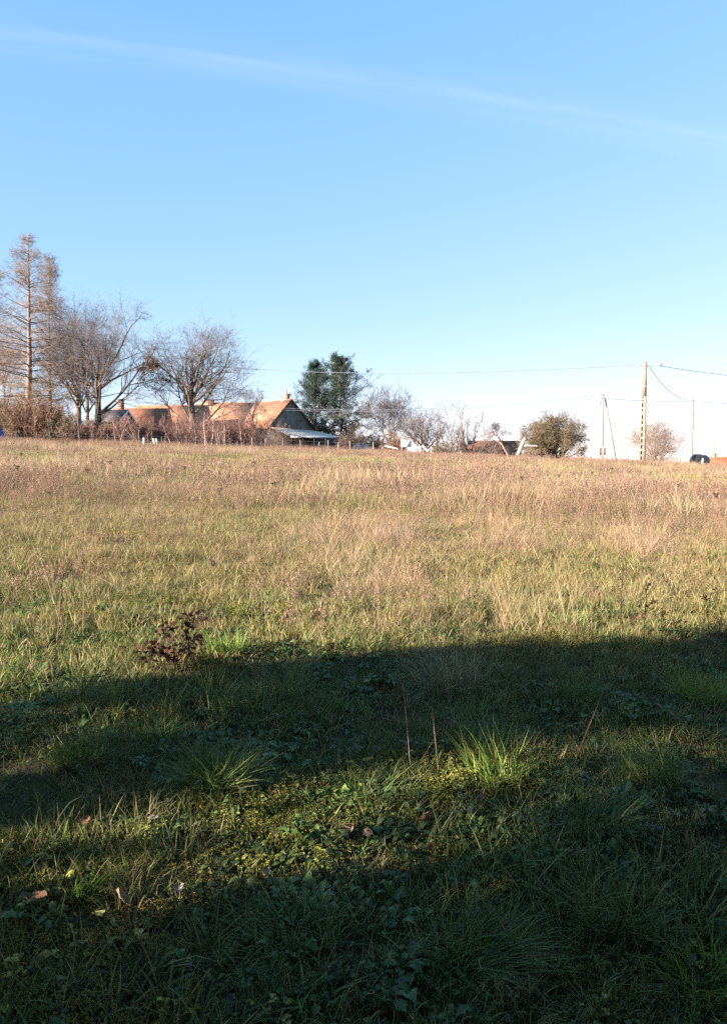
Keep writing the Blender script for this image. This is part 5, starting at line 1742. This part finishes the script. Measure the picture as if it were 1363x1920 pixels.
place('leaves', lm.mesh('leaves', leafy('seedling_leaf', 0.25, 0.7, 0.15, False, (0.060, 0.026, 0.018), (0.20, 0.11, 0.06))), sd)

STEM_PALE = noisy('dead_stem_pale', (0.24, 0.175, 0.12), (0.36, 0.275, 0.195), 20.0, 0.9)
STEM_BROWN = noisy('dead_stem_brown', (0.10, 0.06, 0.045), (0.20, 0.125, 0.085), 20.0, 0.9)
STEM_DARK = noisy('dead_stem_dark', (0.03, 0.026, 0.03), (0.07, 0.055, 0.05), 20.0, 0.9)


def dead_stem(foot, tip, r, mat, label, seed, name='dead_weed', twigs=0, heads=0, category='weed', head_size=0.012, group=None, bend=0.02, dy=0.0):
    rng = np.random.default_rng(seed)
    b = G(*foot)
    e = W(tip[0], tip[1], b[1] + dy) - b
    t = np.linspace(0, 1, 9)[:, None]
    P = e * t + np.cumsum(rng.normal(size=(9, 3)), 0) * bend * 0.12 * np.linalg.norm(e)
    P[0] = [0, 0, -0.02]
    root = empty(name, b, label, category, group)
    m = MB().tubes(P[None], np.linspace(r, r * 0.5, 9)[None], 6)
    tips = [P[-1]]
    if twigs:
        Rr = np.linspace(r, r * 0.5, 9)[None]
        pos, d, rr, tt = sprout(P[None], Rr, twigs, 0.35, 0.98, 38, rng)
        L = np.linalg.norm(e) * rng.uniform(0.08, 0.25, twigs)
        P2 = curve(pos, d, L, 3, 0.12, 0.06, rng)
        m.tubes(P2, taper(np.full(twigs, r * 0.5), 4, 0.5), 4)
        tips += list(P2[:, -1])
    place('stem', m.mesh('stem', mat), root)
    if heads:
        tips = np.array(tips)
        h = MB()
        src = np.repeat(tips, heads, axis=0) + rng.normal(size=(len(tips) * heads, 3)) * head_size * 0.6
        h.leaves(src, head_size * rng.uniform(0.7, 1.5, len(src)), head_size * rng.uniform(0.4, 0.8, len(src)), rng, unit(rng.normal(size=src.shape) + [0, 0, 0.6]))
        place('seed_heads', h.mesh('seed_heads', STEM_DARK if mat is not STEM_PALE else STEM_BROWN), root)
    return root


dead_stem((771, 1452), (757, 1280), 0.0027, STEM_PALE, 'taller of the two pale dead stems upright in the shade', 1)
dead_stem((824, 1458), (811, 1325), 0.0027, STEM_PALE, 'shorter of the two pale dead stems upright in the shade', 2)
dead_stem((776, 1450), (838, 1340), 0.002, STEM_BROWN, 'thin brown stem slanting right between the two pale dead stems', 3, dy=0.05)
dead_stem((1078, 1428), (1131, 1292), 0.0045, STEM_BROWN, 'slanting brown dead twig with a side shoot, right of centre', 4, twigs=2, dy=0.1)
dead_stem((1146, 1385), (1144, 1315), 0.003, STEM_DARK, 'short dark upright stem right of the slanting twig', 5)
dead_stem((106, 1218), (118, 1010), 0.005, STEM_BROWN, 'tall reddish-brown stalk standing alone in the meadow near the left edge', 6, twigs=7, bend=0.03)
dead_stem((120, 1190), (72, 1022), 0.003, STEM_PALE, 'thin straw stem leaning left beside the tall reddish stalk', 7, dy=0.2)
dead_stem((158, 1200), (157, 1075), 0.003, STEM_PALE, 'straight straw stem right of the tall reddish stalk', 8)
dead_stem((258, 1112), (142, 1068), 0.003, STEM_PALE, 'long straw stem lying nearly flat over the grass at the left', 9, bend=0.08)
dead_stem((1160, 1205), (1170, 1062), 0.004, STEM_DARK, 'dark dead weed with clustered heads, tallest at the sunlit edge on the right', 10, twigs=8, heads=5, bend=0.05, head_size=0.016)
dead_stem((1205, 1212), (1214, 1095), 0.004, STEM_DARK, 'dark dead weed with a dense top beside the tallest one', 11, twigs=9, heads=9, head_size=0.018)
dead_stem((1240, 1216), (1243, 1150), 0.003, STEM_DARK, 'short dark dead weed at the sunlit edge near the right', 12, twigs=6, heads=7, head_size=0.018)
dead_stem((1278, 1214), (1274, 1165), 0.003, STEM_DARK, 'lowest dark dead weed nearest the right edge', 13, twigs=5, heads=9, head_size=0.018)
dead_stem((1108, 1205), (1112, 1100), 0.003, STEM_BROWN, 'bushy brown dead weed left of the tallest dark one', 14, twigs=8, heads=4)
dead_stem((1330, 1200), (1322, 1110), 0.003, STEM_BROWN, 'brown dead weed close to the right edge', 15, twigs=7, heads=3)
dead_stem((590, 1240), (598, 1120), 0.003, STEM_BROWN, 'brown dead weed in the sun left of centre', 16, twigs=8, heads=3)
dead_stem((685, 1235), (680, 1130), 0.003, STEM_BROWN, 'thin brown dead weed in the sun at centre', 17, twigs=6, heads=3)
dead_stem((490, 1300), (472, 1218), 0.003, STEM_BROWN, 'dead brown weed on the shade edge beside the dark hummock', 18, twigs=7, heads=3)
dead_stem((1290, 1075), (1335, 1020), 0.003, STEM_BROWN, 'brown weed leaning right in the upper right meadow', 19, twigs=6, heads=5)


def teasel(px, py, foot_y, label, size, group=None):
    b = G(px + 4, foot_y)
    e = W(px, py, b[1]) - b
    root = empty('teasel', b, label, 'seed head', group)
    P = np.array([[0, 0, -0.02], e * 0.5 + [0.01, 0, 0], e])
    place('stem', MB().tubes(P[None], np.full((1, 3), 0.0025), 5).mesh('stem', STEM_BROWN), root)
    rng = np.random.default_rng(int(px))
    d = unit(rng.normal(size=(150, 3)))
    m = MB().leaves(e + d * size * [0.6, 0.6, 0.95], size * 0.7, size * 0.25, rng, d)
    place('seed_head', m.mesh('seed_head', STEM_DARK), root)


teasel(400, 1056, 1130, 'large dark round seed head above the grass left of centre', 0.020)
teasel(451, 1073, 1140, 'smaller dark round seed head right of the large one', 0.015)

# wild carrot: dried umbels on thin stems, scattered over the meadow
rng = np.random.default_rng(31)
wc = empty('wild_carrot', (0, 0, 0), 'dried dark umbel on a thin stem sticking out of the meadow', 'seed head', 'dried umbels over the meadow')
place('stem', MB().tubes(np.array([[[0, 0, -0.02], [0.012, 0, 0.4], [0.0, 0.01, 0.74]]]), np.array([[0.003, 0.0025, 0.002]]), 4).mesh('stem', STEM_BROWN), wc)
n = 16
a = rng.uniform(0, 2 * math.pi, n)
P = np.stack([np.tile([0, 0.01, 0.74], (n, 1)), np.stack([np.cos(a) * 0.018, np.sin(a) * 0.018, np.full(n, 0.775)], 1), np.stack([np.cos(a) * 0.026, np.sin(a) * 0.026, np.full(n, 0.80)], 1)], 1)
um = MB().tubes(P, np.full((n, 3), 0.0014), 3)
um.leaves(np.repeat(P[:, 2], 4, axis=0) + rng.normal(size=(n * 4, 3)) * 0.004, 0.012, 0.008, rng)
place('umbel', um.mesh('umbel', STEM_DARK), wc)
spots = [(80, 880), (330, 866), (600, 862), (760, 871), (823, 903), (890, 893), (945, 883), (1090, 886), (1150, 905), (1005, 905), (838, 912), (925, 908), (350, 938), (270, 935), (35, 905),
         (215, 930), (475, 915), (560, 938), (700, 925), (1180, 918), (1240, 900), (1320, 930), (1040, 945), (640, 960), (165, 950), (410, 990), (530, 1003), (90, 985), (870, 985), (1270, 965),
         (120, 866), (1110, 925), (740, 945), (30, 960), (1340, 1025), (980, 968)]
for i, p in enumerate(spots):
    o = wc if i == 0 else copy_tree(wc)
    b = G(p[0], p[1] + 14)
    o.location = b
    o.rotation_euler = (rng.normal() * 0.06, rng.normal() * 0.08, rng.uniform(0, 6.28))
    s = rng.uniform(0.8, 1.2)
    o.scale = (s * 1.2, s * 1.2, s)

# a clump of dock, dark brown, before the left fence
for k, px in enumerate((119, 130)):
    b = GX(px, 72)
    root = empty('dock_plant', b, ['low dark brown dock clump, left of two below the left fence', 'taller dark brown dock clump, right of two below the left fence'][k], 'plant')
    rng = np.random.default_rng(400 + k)
    n = 9
    st = np.zeros((n, 3)); st[:, :2] = rng.normal(size=(n, 2)) * 0.06
    P = curve(st, np.stack([rng.normal(size=n) * 0.25, rng.normal(size=n) * 0.25, np.ones(n)], 1), rng.uniform(0.6, 0.95, n) * (1 + 0.2 * k), 5, 0.05, 0, rng)
    place('stems', MB().tubes(P, taper(np.full(n, 0.008), 6, 0.5), 4).mesh('stems', STEM_BROWN), root)
    src = P[:, 3:].reshape(-1, 3)
    src = np.repeat(src, 14, axis=0) + rng.normal(size=(len(src) * 14, 3)) * 0.04
    place('seed_heads', MB().leaves(src, 0.05, 0.03, rng).mesh('seed_heads', noisy('dock_brown', (0.055, 0.028, 0.018), (0.10, 0.055, 0.03), 8.0)), root)

# fallen leaves one can pick out in the verge
FALLEN = [noisy('fallen_leaf_tan', (0.25, 0.16, 0.095), (0.36, 0.25, 0.16), 30.0, 0.7), noisy('fallen_leaf_brown', (0.16, 0.085, 0.05), (0.28, 0.16, 0.09), 30.0, 0.7),
          noisy('fallen_leaf_yellow', (0.34, 0.30, 0.08), (0.48, 0.42, 0.14), 30.0, 0.7), noisy('fallen_leaf_grey', (0.14, 0.125, 0.12), (0.26, 0.23, 0.22), 30.0, 0.7)]


def fallen(px, py, size, mat, label, seed, tilt=0.4):
    rng = np.random.default_rng(seed)
    nu, nv = 7, 5
    V = []
    for i in range(nu):
        f = i / (nu - 1)
        w = size * 0.34 * (math.sin(math.pi * min(1, f * 0.93 + 0.07)) ** 0.8) * (1 + 0.22 * math.sin(f * 22 + seed))
        for j in range(nv):
            g = (j / (nv - 1)) * 2 - 1
            V.append([size * (f - 0.5), w * g, size * (0.16 * g * g + 0.22 * (f - 0.5) ** 2 * (1 if seed % 2 else -1)) + rng.normal() * size * 0.015])
    i = np.arange(nu * nv).reshape(nu, nv)
    q = np.stack([i[:-1, :-1], i[:-1, 1:], i[1:, 1:], i[1:, :-1]], -1).reshape(-1, 4)
    b = G(px, py)
    o = place('fallen_leaf', MB().add(V, q).mesh('fallen_leaf', FALLEN[mat], True), None, b + [0, 0, 0.045])
    o.rotation_euler = (rng.normal() * tilt, rng.normal() * tilt - 0.25, rng.uniform(0, 6.28))
    tag(o, label, 'leaf', 'fallen leaves in the verge')


for i, (px, py, s, m, lab) in enumerate([
        (650, 1577, 0.075, 0, 'pinkish curled leaf catching the sun near the bottom centre'), (798, 1556, 0.10, 1, 'large brown leaf at the right end of the lower bar of sun'),
        (905, 1515, 0.055, 1, 'small russet leaf below the loose coarse tussock'), (230, 1710, 0.075, 0, 'tan leaf in the shade below the left bar of sun'),
        (288, 1555, 0.05, 3, 'pale grey leaf at the left end of the lower bar of sun'), (12, 1607, 0.055, 2, 'yellow-green leaf at the left edge in the shade'),
        (522, 1362, 0.09, 3, 'grey leaf lying in the shade left of the two dead stems'), (70, 1710, 0.07, 1, 'brown leaf near the left edge below the tiny sprig'),
        (185, 1740, 0.06, 2, 'ochre leaf in the lower left shade'), (338, 1690, 0.05, 3, 'whitish leaf just under the lower bar of sun'), (836, 1462, 0.05, 2, 'yellow leaf at the foot of the shorter pale stem'),
        (1300, 1825, 0.04, 3, 'small pale leaf in the lower right corner'), (430, 1913, 0.06, 3, 'grey-green leaf at the very bottom edge'), (970, 1790, 0.05, 2, 'pale narrow leaf in the dark lower right of centre'),
        (690, 1582, 0.05, 0, 'tan crumpled leaf right of the pinkish one'), (498, 1660, 0.05, 0, 'tan leaf at the lower rim of the bar of sun'), (160, 1560, 0.06, 1, 'reddish-brown leaf in the shade left of the sun bars'),
        (635, 1487, 0.04, 1, 'small brown leaf beside the flattened tussock'), (1180, 1640, 0.05, 3, 'grey leaf among weeds at the lower right')]):
    fallen(px, py, s, m, lab, 500 + i)
